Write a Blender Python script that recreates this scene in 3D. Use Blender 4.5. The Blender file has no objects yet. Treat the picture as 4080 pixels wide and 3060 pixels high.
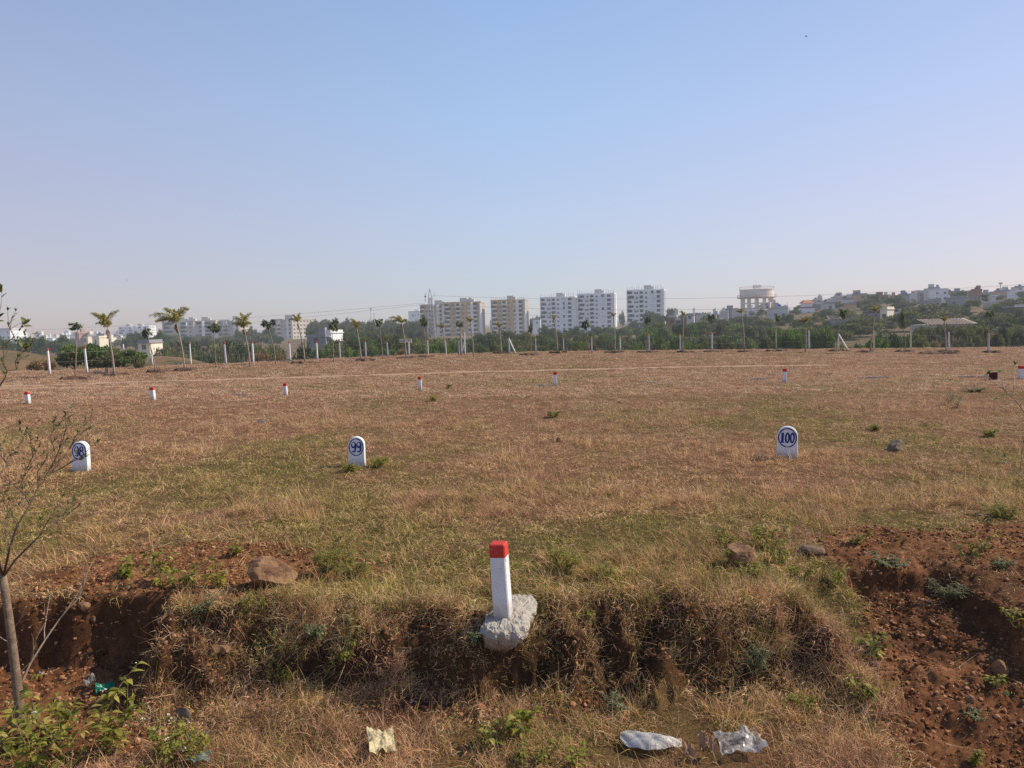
import bpy, math, random
import numpy as np
from mathutils import Vector, Matrix, Euler
R = math.radians
PI = math.pi
sc = bpy.context.scene
col = sc.collection
rng = np.random.default_rng(7)
random.seed(11)

# ------------------------------------------------------------------ camera frame
F = 3066.0                      # focal length in photo pixels (photo is 4080 x 3060)
CAMZ = 2.9
PITCH, ROLL = R(4.55), R(1.6)
cF = Vector((0, math.cos(PITCH), -math.sin(PITCH)))
u0 = Vector((0, math.sin(PITCH), math.cos(PITCH)))
r0 = Vector((1, 0, 0))
cR = r0 * math.cos(ROLL) - u0 * math.sin(ROLL)
cU = u0 * math.cos(ROLL) + r0 * math.sin(ROLL)
CAM = Vector((0, 0, CAMZ))
def ray(px, py):
    return (cF + cR * ((px - 2040) / F) + cU * ((1530 - py) / F))
def at_y(px, py, y):
    d = ray(px, py)
    return CAM + d * (y / d.y)
def horizon(px):
    d0 = cF + cR * ((px - 2040) / F)
    return 1530 + F * d0.z / cU.z

# ------------------------------------------------------------------ value noise (vectorised)
def _h(ix, iy, s):
    n = (ix.astype(np.int64) * 374761393 + iy.astype(np.int64) * 668265263 + s * 1442695041) & 0xFFFFFFFF
    n = ((n ^ (n >> 13)) * 1274126177) & 0xFFFFFFFF
    n = (n ^ (n >> 16)) & 0xFFFFFFFF
    return n / 4294967295.0
def vn(x, y, s=0):
    x = np.asarray(x, float); y = np.asarray(y, float)
    ix = np.floor(x); iy = np.floor(y)
    fx = x - ix; fy = y - iy
    fx = fx * fx * (3 - 2 * fx); fy = fy * fy * (3 - 2 * fy)
    a = _h(ix, iy, s); b = _h(ix + 1, iy, s); c = _h(ix, iy + 1, s); d = _h(ix + 1, iy + 1, s)
    return (a * (1 - fx) + b * fx) * (1 - fy) + (c * (1 - fx) + d * fx) * fy
def fbm(x, y, scale=1.0, o=4, s=0):
    v = 0.0; amp = 0.5; t = 0.0
    x = np.asarray(x, float) * scale; y = np.asarray(y, float) * scale
    for i in range(o):
        v = v + amp * vn(x + i * 17.3, y - i * 9.1, s + i); t += amp
        x = x * 2.03; y = y * 2.03; amp *= 0.5
    return v / t
def ss(v, a, b):
    t = np.clip((np.asarray(v, float) - a) / (b - a), 0, 1)
    return t * t * (3 - 2 * t)

# ------------------------------------------------------------------ terrain
FX = np.array([-60, -32, -22, -8, 2, 14, 30, 45, 70.0])
FY = np.array([46, 50, 58, 70, 72, 71, 68, 66, 66.0])       # fence line
def y_edge(x):
    w = 7.74 + 1.0 * (fbm(x, x * 0 + 3.3, 1.0, 3, 5) - 0.5) + 0.55 * (fbm(x, x * 0 + 1.7, 3.1, 3, 15) - .5)
    for c, wd, dp in ((-.98, .36, .30), (1.25, .62, .26), (-2.45, .25, .14), (2.75, .30, .20)):
        w = w + dp * np.exp(-((np.asarray(x, float) + .25 * (fbm(x, x * 0 + 9, 2.2, 3, 25) - .5) - c) / wd) ** 2)
    left = ss(-np.asarray(x, float), 3.62, 3.80)
    return w * (1 - left) + (8.22 + 0.2 * (fbm(x, x * 0 + 8.1, 1.7, 3, 9) - .5)) * left
def soil_mask(x, y):
    x = np.asarray(x, float); y = np.asarray(y, float)
    n = fbm(x, y, 1.4, 4, 21) - 0.5
    n2 = fbm(x, y, 5.0, 3, 31) - 0.5
    ye = y_edge(x)
    face = ss(y, ye - 1.2 + n * .8, ye - 0.9 + n * .8) * (1 - ss(y, ye - 0.12, ye + 0.12)) * 0.9
    pit = ss(-x, 3.55, 3.75) * (1 - ss(-x, 5.6, 6.6)) * ss(y, 6.6 + n, 7.0 + n) * (1 - ss(y, ye - .02, ye + .1))
    floor = ss(-x, 2.35 + n, 2.6 + n) * (1 - ss(-x, 6, 7)) * ss(y, 6.25 + n * 1.2, 6.6 + n * 1.2) * (1 - ss(y, 7.5, 7.7))
    lp = 1 - ss(np.hypot((x + 3.75 + (y - 9) * .2) / 2.1, (y - 9.05) / 1.15) + n * .6 + n2 * .4, 0.78, 1.05)
    bx = 3.05 + 0.55 * ss(y, 7.0, 7.8) + n * 0.9
    rp = ss(x, bx, bx + .25) * (1 - ss(y + n * 1.2 + n2 * .6, 10.1, 10.7))
    return np.clip(np.maximum.reduce([face, pit, floor * .9, lp * .95, rp]), 0, 1)
def field_z(x, y):
    return -0.0135 * np.asarray(x, float) + 0.05 * (fbm(x, y, 0.35, 3, 2) - .5) + 0.05 * (fbm(x, y, 1.6, 2, 3) - .5)
def G(x, y):
    x = np.asarray(x, float); y = np.asarray(y, float)
    r = np.hypot(x, y)
    b = np.arctan2(x, np.maximum(y, 1e-3))
    yf = np.interp(x, FX, FY)
    xl = np.clip(x, -90, 90)
    near = field_z(xl, y)
    # bank in front of the field
    ye = y_edge(x)
    left = ss(-x, 3.62, 3.80)
    w = (0.42 + .55 * fbm(x, x * 0 + 7.7, 1.3, 2, 19)) * (1 - left) + 0.26 * left
    n = fbm(x, y, 2.2, 4, 41) - .5
    n5 = fbm(x, y, 4.2, 3, 43) - .5
    t = np.clip((ye - y) / w + (n * 1.25 + n5 * .8) * ss(ye - y, -.15, .05), 0, 1)
    t = np.where(t < .75, t * (1 - .35 * ss(n5, .02, .2)), t)
    bank = -0.70 * (t * t * (3 - 2 * t)) - 0.055 * np.clip(ye - w - y, 0, 6)
    # right hand soil ramp
    s = np.clip((9.3 + n * .8 - y) / 3.0, 0, 1)
    ramp = -0.80 * s ** 1.15
    cl = ss(x, 3.75, 3.95) * (1 - ss(x, 5.1, 5.35))
    ramp = ramp - cl * 0.20 * ss(8.85 + n * .5 - y, 0, 0.13) * (1 - ss(8.85 - y, 0.7, 1.8))
    wall = ss(x + n * .3, 4.95, 5.12) * ss(y, 6.7, 7.3) * (1 - ss(y, 8.9, 9.2))
    ramp = ramp * (1 - wall * .6)
    rr = ss(x, 2.75, 3.55)
    prof = bank * (1 - rr) + ramp * rr
    z = near + prof * (y < 14)
    # clods on bare soil
    m = (y < 12)
    sm = soil_mask(x, y) * m
    z = z + sm * (0.11 * (fbm(x, y, 4.5, 4, 51) - .5) + 0.075 * (fbm(x, y, 15, 3, 61) - .5))
    z = z + sm * 0.10 * np.clip(fbm(x, y, 2.2, 3, 71) - .55, 0, 1) * (y > 8.3)
    # beyond the fence
    q = ss(y - yf, 2.5, 42)
    far = -5.2 + 1.6 * (fbm(x, y, 0.012, 3, 81) - .5) * ss(r, 90, 200)
    rise = ss(b, 0.12, 0.46) * ss(r, 120, 520) * 13.5 * (1 - 0.55 * ss(r, 900, 2200))
    z = z * (1 - q) + (far + rise) * q
    z = z + 6.3 * np.exp(-(((x + 56) / 14) ** 2 + ((y - 82) / 12) ** 2))
    z = z + 4.0 * np.exp(-(((x + 36) / 9) ** 2 + ((y - 84) / 8) ** 2))
    z = z + 0.35 * np.exp(-(((x - 60) / 40) ** 2 + ((y - 90) / 12) ** 2))
    return z
def g(x, y):
    return float(G(np.array([x]), np.array([y]))[0])
def hit(px, py, ymax=400.0):
    d = ray(px, py)
    ys = np.concatenate([np.linspace(4, 14, 1200), np.geomspace(14.01, ymax, 2500)])
    k = ys / d.y
    X = d.x * k; Z = CAMZ + d.z * k
    below = Z < G(X, ys)
    i = int(np.argmax(below)) if below.any() else len(ys) - 1
    return Vector((float(X[i]), float(ys[i]), g(float(X[i]), float(ys[i]))))
def size_at(npx, P):
    return npx * (P - CAM).dot(cF) / F
def top_z(px, py, y):
    return at_y(px, py, y).z

# ------------------------------------------------------------------ object helpers
def tag(o, label=None, cat=None, group=None, kind=None):
    if label: o['label'] = label
    if cat: o['category'] = cat
    if group: o['group'] = group
    if kind: o['kind'] = kind
    return o
def thing(name, label, cat, loc=(0, 0, 0), rz=0.0, group=None):
    o = bpy.data.objects.new(name, None); col.objects.link(o)
    o.empty_display_size = 0.1
    o.location = loc; o.rotation_euler = (0, 0, rz)
    return tag(o, label, cat, group)
def kids(o):
    return list(KIDS.get(o.name, []))
KIDS = {}
def adopt(o, parent):
    if parent is not None:
        o.parent = parent
        KIDS.setdefault(parent.name, []).append(o)
def link(name, me, parent=None, loc=None, rot=None, scale=None):
    o = bpy.data.objects.new(name, me); col.objects.link(o)
    adopt(o, parent)
    if loc is not None: o.location = loc
    if rot is not None: o.rotation_euler = rot
    if scale is not None: o.scale = scale
    return o
def dup(src, parent=None):
    o = src.copy(); col.objects.link(o)
    o.parent = None
    adopt(o, parent)
    for c in kids(src): dup(c, o)
    return o

class MB:
    """collects shapes and builds ONE mesh"""
    def __init__(self):
        self.v = []; self.f = []; self.a = []; self.mi = []; self.m = 0; self.rnd = 0.5
    def add(self, vs, fs):
        o = len(self.v)
        self.v.extend([tuple(p) for p in vs]); self.a.extend([self.rnd] * len(vs))
        for f in fs:
            self.f.append(tuple(i + o for i in f)); self.mi.append(self.m)
    def box(self, x0, x1, y0, y1, z0, z1, M=None):
        vs = [Vector(p) for p in ((x0, y0, z0), (x1, y0, z0), (x1, y1, z0), (x0, y1, z0), (x0, y0, z1), (x1, y0, z1), (x1, y1, z1), (x0, y1, z1))]
        if M is not None: vs = [M @ p for p in vs]
        self.add(vs, [(0, 3, 2, 1), (4, 5, 6, 7), (0, 1, 5, 4), (1, 2, 6, 5), (2, 3, 7, 6), (3, 0, 4, 7)])
    def tube(self, pts, rad, n=6, cap=True):
        pts = [Vector(p) for p in pts]
        if not hasattr(rad, '__len__'): rad = [rad] * len(pts)
        vs = []; fs = []
        for i, p in enumerate(pts):
            t = (pts[min(i + 1, len(pts) - 1)] - pts[max(i - 1, 0)]).normalized()
            up = Vector((0, 0, 1)) if abs(t.z) < .95 else Vector((1, 0, 0))
            a = t.cross(up).normalized(); b = t.cross(a)
            for k in range(n):
                an = 2 * PI * k / n
                vs.append(p + (a * math.cos(an) + b * math.sin(an)) * rad[i])
        for i in range(len(pts) - 1):
            for k in range(n):
                k2 = (k + 1) % n
                fs.append((i * n + k, i * n + k2, (i + 1) * n + k2, (i + 1) * n + k))
        if cap:
            fs.append(tuple(range(n - 1, -1, -1))); fs.append(tuple((len(pts) - 1) * n + k for k in range(n)))
        self.add(vs, fs)
    def lathe(self, prof, n=32, c=(0, 0)):
        vs = []; fs = []
        for (r, z) in prof:
            for k in range(n):
                an = 2 * PI * k / n
                vs.append((c[0] + r * math.cos(an), c[1] + r * math.sin(an), z))
        for i in range(len(prof) - 1):
            for k in range(n):
                k2 = (k + 1) % n
                fs.append((i * n + k, i * n + k2, (i + 1) * n + k2, (i + 1) * n + k))
        self.add(vs, fs)
    def leaf(self, p, d, up, L, W, fold=.25, droop=.3):
        """ovate leaf from p along d"""
        d = Vector(d).normalized(); s = d.cross(Vector(up))
        if s.length < 1e-4: s = Vector((1, 0, 0))
        s.normalize(); n = s.cross(d)
        p = Vector(p)
        rows = ((0.0, .06), (.22, .42), (.45, .5), (.75, .3), (1.0, .02))
        vs = []
        for t, w in rows:
            c = p + d * (L * t) - n * (droop * L * t * t)
            e = n * (fold * w * W)
            vs += [c - s * (w * W) + e, c, c + s * (w * W) + e]
        fs = []
        for i in range(len(rows) - 1):
            a = i * 3
            fs += [(a, a + 1, a + 4, a + 3), (a + 1, a + 2, a + 5, a + 4)]
        self.add(vs, fs)
    def card(self, p, d, n, L, W):
        d = Vector(d); s = d.cross(n)
        if s.length < 1e-5: s = d.cross(Vector((.3, .7, .2)))
        s = s.normalized() * (W * .5); p = Vector(p); d = d.normalized() * L
        self.add([p, p + d * .5 + s, p + d, p + d * .5 - s], [(0, 1, 2, 3)])
    def mesh(self, name, mats, smooth=False):
        me = bpy.data.meshes.new(name)
        me.from_pydata(self.v, [], self.f)
        for m in (mats if isinstance(mats, (list, tuple)) else [mats]): me.materials.append(m)
        if max(self.mi, default=0) > 0: me.polygons.foreach_set('material_index', self.mi)
        at = me.attributes.new('rnd', 'FLOAT', 'POINT'); at.data.foreach_set('value', np.array(self.a, dtype=np.float32))
        if smooth: me.polygons.foreach_set('use_smooth', [True] * len(me.polygons))
        me.update()
        return me
    def build(self, name, mats, parent=None, smooth=False, **k):
        return link(name, self.mesh(name, mats, smooth), parent, **k)

# ------------------------------------------------------------------ materials
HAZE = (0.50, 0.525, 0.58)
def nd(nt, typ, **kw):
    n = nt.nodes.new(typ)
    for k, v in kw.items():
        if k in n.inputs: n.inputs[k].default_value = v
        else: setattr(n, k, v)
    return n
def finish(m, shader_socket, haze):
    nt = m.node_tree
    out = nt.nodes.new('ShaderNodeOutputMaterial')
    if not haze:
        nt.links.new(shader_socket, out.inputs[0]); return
    # aerial haze painted into the material: a glow growing with distance from the origin
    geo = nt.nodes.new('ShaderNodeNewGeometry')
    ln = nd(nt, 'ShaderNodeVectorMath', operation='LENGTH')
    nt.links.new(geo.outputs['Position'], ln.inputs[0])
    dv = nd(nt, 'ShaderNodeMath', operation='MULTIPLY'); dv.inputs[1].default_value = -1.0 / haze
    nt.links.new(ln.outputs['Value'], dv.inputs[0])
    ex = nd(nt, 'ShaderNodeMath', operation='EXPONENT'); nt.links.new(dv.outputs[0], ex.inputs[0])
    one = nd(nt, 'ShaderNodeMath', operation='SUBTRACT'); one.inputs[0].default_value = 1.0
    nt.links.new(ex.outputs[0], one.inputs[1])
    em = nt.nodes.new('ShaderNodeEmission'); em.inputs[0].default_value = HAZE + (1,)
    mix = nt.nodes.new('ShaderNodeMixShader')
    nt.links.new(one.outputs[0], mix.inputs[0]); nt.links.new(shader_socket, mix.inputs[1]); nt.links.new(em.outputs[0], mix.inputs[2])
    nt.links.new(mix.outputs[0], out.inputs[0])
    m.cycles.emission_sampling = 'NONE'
LH = 2600.0
def new_mat(name):
    m = bpy.data.materials.new(name); m.use_nodes = True
    m.node_tree.nodes.clear()
    return m, m.node_tree
def ramp(nt, fac, stops):
    r = nt.nodes.new('ShaderNodeValToRGB')
    while len(r.color_ramp.elements) < len(stops): r.color_ramp.elements.new(.5)
    for e, (p, c) in zip(r.color_ramp.elements, stops):
        e.position = p; e.color = tuple(c) + (1,)
    nt.links.new(fac, r.inputs[0])
    return r.outputs[0]
def noise(nt, scale, detail=4, rough=.6, coord='Object'):
    tc = nt.nodes.new('ShaderNodeTexCoord')
    n = nd(nt, 'ShaderNodeTexNoise', Scale=scale, Detail=detail, Roughness=rough)
    if coord == 'World':
        ge = nt.nodes.new('ShaderNodeNewGeometry'); nt.links.new(ge.outputs['Position'], n.inputs['Vector'])
    else:
        nt.links.new(tc.outputs[coord], n.inputs['Vector'])
    return n.outputs['Fac']
def mixc(nt, a, b, fac, mode='MIX'):
    n = nt.nodes.new('ShaderNodeMix'); n.data_type = 'RGBA'; n.blend_type = mode
    for s, v in ((n.inputs[0], fac), (n.inputs[6], a), (n.inputs[7], b)):
        if hasattr(v, 'is_linked'): nt.links.new(v, s)
        elif isinstance(v, (int, float)): s.default_value = v
        else: s.default_value = tuple(v) + (1,)
    return n.outputs[2]
def surf(name, c1, c2, scale=4.0, rough=.85, haze=0, bump=0, bscale=None, spec=.3, stain=None, lo=.35, hi=.65, coord='Object'):
    """mottled matt surface, two colours by noise, optional stains and bump"""
    m, nt = new_mat(name)
    c = ramp(nt, noise(nt, scale, 6, .65, coord), [(lo, c1), (hi, c2)])
    if stain:
        f = ramp(nt, noise(nt, scale * 2.7, 8, .75, coord), [(.55, (0, 0, 0)), (.68, (1, 1, 1))])
        c = mixc(nt, c, stain, f)
    b = nd(nt, 'ShaderNodeBsdfPrincipled', Roughness=rough)
    b.inputs['Specular IOR Level'].default_value = spec
    nt.links.new(c, b.inputs['Base Color'])
    if bump:
        bp = nd(nt, 'ShaderNodeBump', Strength=bump, Distance=.02)
        nt.links.new(noise(nt, bscale or scale * 6, 8, .7, coord), bp.inputs['Height'])
        nt.links.new(bp.outputs[0], b.inputs['Normal'])
    finish(m, b.outputs[0], haze)
    return m
def leafmat(name, stops, haze=0, trans=.35, world=None, rough=.6):
    """leaf colour from the per-leaf 'rnd' attribute (+ world-space patches), diffuse with light coming through"""
    m, nt = new_mat(name)
    at = nd(nt, 'ShaderNodeAttribute', attribute_name='rnd')
    fac = at.outputs['Fac']
    if world:
        n = noise(nt, world, 3, .6, 'World')
        ad = nd(nt, 'ShaderNodeMath', operation='MULTIPLY_ADD'); ad.inputs[1].default_value = .9; 
        nt.links.new(n, ad.inputs[0])
        sb = nd(nt, 'ShaderNodeMath', operation='SUBTRACT'); sb.inputs[1].default_value = .45
        nt.links.new(fac, sb.inputs[0]); nt.links.new(sb.outputs[0], ad.inputs[2]); fac = ad.outputs[0]
    c = ramp(nt, fac, stops)
    d = nd(nt, 'ShaderNodeBsdfPrincipled', Roughness=rough); d.inputs['Specular IOR Level'].default_value = .25
    t = nt.nodes.new('ShaderNodeBsdfTranslucent')
    nt.links.new(c, d.inputs['Base Color']); 
    tc = mixc(nt, c, (1.0, 1.0, .55), 1.0, 'MULTIPLY'); nt.links.new(tc, t.inputs[0])
    mx = nt.nodes.new('ShaderNodeMixShader'); mx.inputs[0].default_value = trans
    nt.links.new(d.outputs[0], mx.inputs[1]); nt.links.new(t.outputs[0], mx.inputs[2])
    finish(m, mx.outputs[0], haze)
    return m
SKY_S = 0.14
SUN_E = 5.0
# ------------------------------------------------------------------ world, sun, camera
SUN_AZ, SUN_EL = R(13), R(39)       # azimuth measured from +X towards +Y (the sun stands to the right, a little beyond)
w = bpy.data.worlds.new("World"); sc.world = w; w.use_nodes = True
nt = w.node_tree; nt.nodes.clear()
sky = nt.nodes.new('ShaderNodeTexSky'); sky.sky_type = 'NISHITA'; sky.sun_disc = False
sky.sun_elevation = SUN_EL; sky.sun_rotation = PI / 2 - SUN_AZ
sky.altitude = 500; sky.air_density = 1.0; sky.dust_density = 1.0; sky.ozone_density = 3.0
# hazy winter air: the sky pales towards the horizon
tc = nt.nodes.new('ShaderNodeTexCoord'); sx = nt.nodes.new('ShaderNodeSeparateXYZ')
nt.links.new(tc.outputs['Generated'], sx.inputs[0])
K = 1 / SKY_S
air = ramp(nt, sx.outputs['Z'], [(0, (.545, .55, .60)), (.03, (.54, .575, .66)), (.13, (.52, .60, .785)), (.25, (.433, .593, .863)), (.38, (.347, .517, .82)), (.7, (.25, .40, .70))])
side = nd(nt, 'ShaderNodeMapRange'); nt.links.new(sx.outputs['X'], side.inputs[0]); side.inputs[1].default_value = -.6; side.inputs[2].default_value = .6
sidec = ramp(nt, side.outputs[0], [(0, (.97 / 1.3, .80 / 1.3, .77 / 1.3)), (.5, (1 / 1.3, 1 / 1.3, 1 / 1.3)), (1, (1.2 / 1.3, 1.0 / 1.3, .98 / 1.3))])
air = mixc(nt, mixc(nt, air, sidec, 1.0, 'MULTIPLY'), (1.36 * K, 1.36 * K, 1.36 * K), 1.0, 'MULTIPLY')
amt = ramp(nt, sx.outputs['Z'], [(0, (.75, .75, .75)), (.4, (.75, .75, .75)), (.85, (0, 0, 0))])
cc = mixc(nt, sky.outputs[0], air, amt)
bg = nt.nodes.new('ShaderNodeBackground'); bg.inputs[1].default_value = SKY_S
nt.links.new(cc, bg.inputs[0])
wo = nt.nodes.new('ShaderNodeOutputWorld'); nt.links.new(bg.outputs[0], wo.inputs[0])

sl = bpy.data.lights.new('sun', 'SUN'); sl.energy = SUN_E; sl.angle = R(.55); sl.color = (1.0, .885, .71)
so = bpy.data.objects.new('sun', sl); col.objects.link(so)
sd = Vector((math.cos(SUN_AZ) * math.cos(SUN_EL), math.sin(SUN_AZ) * math.cos(SUN_EL), math.sin(SUN_EL)))
so.rotation_euler = sd.to_track_quat('Z', 'Y').to_euler(); so.location = (30, 10, 40)

cd = bpy.data.cameras.new('camera'); co = bpy.data.objects.new('camera', cd); col.objects.link(co)
M = Matrix(((cR.x, cU.x, -cF.x, CAM.x), (cR.y, cU.y, -cF.y, CAM.y), (cR.z, cU.z, -cF.z, CAM.z), (0, 0, 0, 1)))
co.matrix_world = M
cd.sensor_fit = 'HORIZONTAL'; cd.sensor_width = 36; cd.lens = 36 * F / 4080
cd.clip_start = .1; cd.clip_end = 20000
sc.camera = co
sc.view_settings.view_transform = 'Standard'; sc.view_settings.look = 'None'
sc.view_settings.exposure = 0; sc.view_settings.gamma = 1
sc.cycles.max_bounces = 5; sc.cycles.diffuse_bounces = 3; sc.cycles.transparent_max_bounces = 6
sc.cycles.use_denoising = False
sc.cycles.use_adaptive_sampling = False

# ------------------------------------------------------------------ ground sheet
ys = np.concatenate([[-40, -8, 1.5, 3.4, 4.2], np.arange(4.6, 10.9, .025), np.geomspace(10.92, 140, 220), np.geomspace(146, 11000, 62)])
us = np.concatenate([np.linspace(-1.9, -.8, 30), np.linspace(-.79, .79, 540), np.linspace(.8, 1.9, 30)])
Y, U = np.meshgrid(ys, us, indexing='ij')
X = U * np.maximum(Y, 4.6); X[:3] *= np.array([9, 4, 1.4])[:, None]
Z = G(X, Y); Z[:4] = Z[4:5]
nr, nc = X.shape
co_ = np.stack([X, Y, Z], -1).reshape(-1, 3).astype(np.float32)
ii = np.arange(nr * nc).reshape(nr, nc)
q = np.stack([ii[:-1, :-1], ii[:-1, 1:], ii[1:, 1:], ii[1:, :-1]], -1).reshape(-1, 4)
me = bpy.data.meshes.new('ground')
me.vertices.add(len(co_)); me.vertices.foreach_set('co', co_.ravel())
me.loops.add(q.size); me.loops.foreach_set('vertex_index', q.ravel().astype(np.int32))
me.polygons.add(len(q)); me.polygons.foreach_set('loop_start', np.arange(0, q.size, 4, dtype=np.int32))
me.update(calc_edges=True)
def fattr(me, name, vals):
    a = me.attributes.new(name, 'FLOAT', 'POINT'); a.data.foreach_set('value', np.asarray(vals, np.float32).ravel())
S = np.where(Y < 13, soil_mask(X, Y), 0)
def green(x, y):
    v = fbm(x, y, .22, 4, 101) - .5 + .7 * (fbm(x, y, 1.1, 3, 111) - .5)
    v = v * 1.9 + .30
    v = v + .34 * ss(-np.asarray(y, float), -15.5, -9.5) - .20 * ss(y, 17, 30) - .12 * ss(y, 32, 60)
    v = v - .25 * (np.asarray(y) < y_edge(x) + .0)
    # the flat strip of greener turf left of stone 99 and the dry ground on the far left
    v = v + .30 * np.exp(-(((np.asarray(x) + 5.6) / 2.2) ** 2 + ((np.asarray(y) - 16.5) / 1.6) ** 2))
    v = v - .25 * ss(-np.asarray(x), 4, 14) * ss(y, 18, 24)
    return np.clip(v, 0, 1)
ye_ = y_edge(X)
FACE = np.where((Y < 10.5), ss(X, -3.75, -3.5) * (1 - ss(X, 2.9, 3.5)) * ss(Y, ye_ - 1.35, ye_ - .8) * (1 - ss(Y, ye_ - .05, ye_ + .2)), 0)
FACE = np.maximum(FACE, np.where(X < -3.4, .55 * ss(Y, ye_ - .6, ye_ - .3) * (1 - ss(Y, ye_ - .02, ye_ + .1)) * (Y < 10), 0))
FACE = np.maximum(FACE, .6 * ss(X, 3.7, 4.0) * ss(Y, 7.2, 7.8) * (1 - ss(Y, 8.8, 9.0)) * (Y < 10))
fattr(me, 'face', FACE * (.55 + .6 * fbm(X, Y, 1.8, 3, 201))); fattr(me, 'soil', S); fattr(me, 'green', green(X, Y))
fattr(me, 'far', ss(Y - np.interp(X, FX, FY), 3, 30))
m, nt = new_mat('ground_earth')
A = lambda n: nd(nt, 'ShaderNodeAttribute', attribute_name=n).outputs['Fac']
n1 = noise(nt, 1.7, 8, .7, 'World'); n2 = noise(nt, 14, 8, .75, 'World'); n3 = noise(nt, .35, 5, .6, 'World')
soilc = ramp(nt, n1, [(.30, (.10, .040, .018)), (.50, (.21, .090, .040)), (.70, (.36, .168, .082))])
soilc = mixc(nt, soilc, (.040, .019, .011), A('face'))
soilc = mixc(nt, soilc, ramp(nt, n2, [(.3, (.45, .42, .40)), (.55, (1, 1, 1)), (.75, (1.5, 1.4, 1.3))]), 1.0, 'MULTIPLY')
turf = ramp(nt, n1, [(.3, (.13, .066, .034)), (.7, (.25, .14, .075))])
turf = mixc(nt, turf, ramp(nt, n2, [(.35, (.45, .45, .45)), (.62, (1.25, 1.22, 1.2))]), .9, 'MULTIPLY')
turfg = mixc(nt, turf, (.105, .078, .026), A('green'))
turfg = mixc(nt, turfg, ramp(nt, noise(nt, 55, 6, .8, 'World'), [(.36, (.35, .33, .32)), (.5, (1, 1, 1)), (.66, (2.2, 2.0, 1.7))]), .9, 'MULTIPLY')
base = mixc(nt, turfg, soilc, A('soil'))
farc = ramp(nt, noise(nt, .05, 6, .65, 'World'), [(.35, (.17, .115, .07)), (.52, (.10, .085, .04)), (.7, (.07, .075, .035))])
farc = mixc(nt, farc, (.24, .145, .085), ramp(nt, n3, [(.4, (0, 0, 0)), (.6, (.7, .7, .7))]))
base = mixc(nt, base, farc, A('far'))
b = nd(nt, 'ShaderNodeBsdfPrincipled', Roughness=.95); b.inputs['Specular IOR Level'].default_value = .1
nt.links.new(base, b.inputs['Base Color'])
bp = nd(nt, 'ShaderNodeBump', Strength=.9, Distance=.03); nt.links.new(noise(nt, 30, 8, .75, 'World'), bp.inputs['Height'])
nt.links.new(bp.outputs[0], b.inputs['Normal'])
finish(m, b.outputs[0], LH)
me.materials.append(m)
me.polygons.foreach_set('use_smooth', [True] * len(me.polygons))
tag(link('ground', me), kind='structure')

# pale wheel track across the field
def track(pxs, wd, name):
    vs = []; fs = []
    pts = [hit(px, py) for px, py in pxs]
    xs = np.array([p.x for p in pts]); yy = np.array([p.y for p in pts])
    X = np.arange(xs[0], xs[-1], .12); Yc = np.interp(X, xs, yy) + .12 * (fbm(X, X * 0, .6, 3, 7) - .5)
    wv = wd * (.25 + 1.3 * fbm(X, X * 0 + 5, 1.3, 3, 8))
    for i, x in enumerate(X):
        for k in (-.5, -.17, .17, .5):
            y = Yc[i] + k * wv[i]
            vs.append((x, y, g(x, y) + .012 + (.02 if abs(k) < .3 else 0)))
        if i:
            for j in range(3): a = 4 * (i - 1) + j; fs.append((a, a + 4, a + 5, a + 1))
    me = bpy.data.meshes.new(name); me.from_pydata(vs, [], fs)
    me.materials.append(PATHM); tag(link(name, me), kind='structure')
    return X, Yc
PATHM = surf('path_dust', (.30, .18, .11), (.46, .31, .20), 2.5, .95, LH, .5, coord='World')
PT = track([(-60, 1540), (250, 1534), (700, 1519), (1200, 1504), (1900, 1481), (2750, 1462), (3300, 1456)], 1.25, 'path')
track([(-60, 1549), (120, 1549), (330, 1546), (700, 1537)], .8, 'path')

# ------------------------------------------------------------------ grass: points + tuft meshes kept in one object, spread by geometry nodes
def blades(mb, n, rad, hmin, hmax, width, curl, lean, seed, flat=False):
    r = random.Random(seed)
    for i in range(n):
        a = r.uniform(0, 2 * PI); q = rad * math.sqrt(r.random())
        p = Vector((q * math.cos(a), q * math.sin(a), -.01))
        h = r.uniform(hmin, hmax); az = r.uniform(0, 2 * PI)
        out = Vector((math.cos(az), math.sin(az), 0))
        ln = r.uniform(*lean); cu = r.uniform(*curl)
        sidev = Vector((-out.y, out.x, 0)); tw = r.uniform(-.8, .8)
        sidev = (sidev * math.cos(tw) + Vector((0, 0, 1)) * math.sin(tw))
        mb.rnd = r.random()
        vs = []; c = p.copy(); th = ln; seg = 4
        for k in range(seg + 1):
            wv = width * r.uniform(.7, 1.3) * (1 - .8 * k / seg)
            if flat: c.z = max(c.z, .004)
            vs += [c - sidev * wv * .5, c + sidev * wv * .5]
            th += cu / seg
            c = c + (Vector((0, 0, 1)) * math.cos(th) + out * math.sin(th)) * (h / seg)
        mb.add(vs, [(2 * k, 2 * k + 1, 2 * k + 3, 2 * k + 2) for k in range(seg)])
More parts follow.
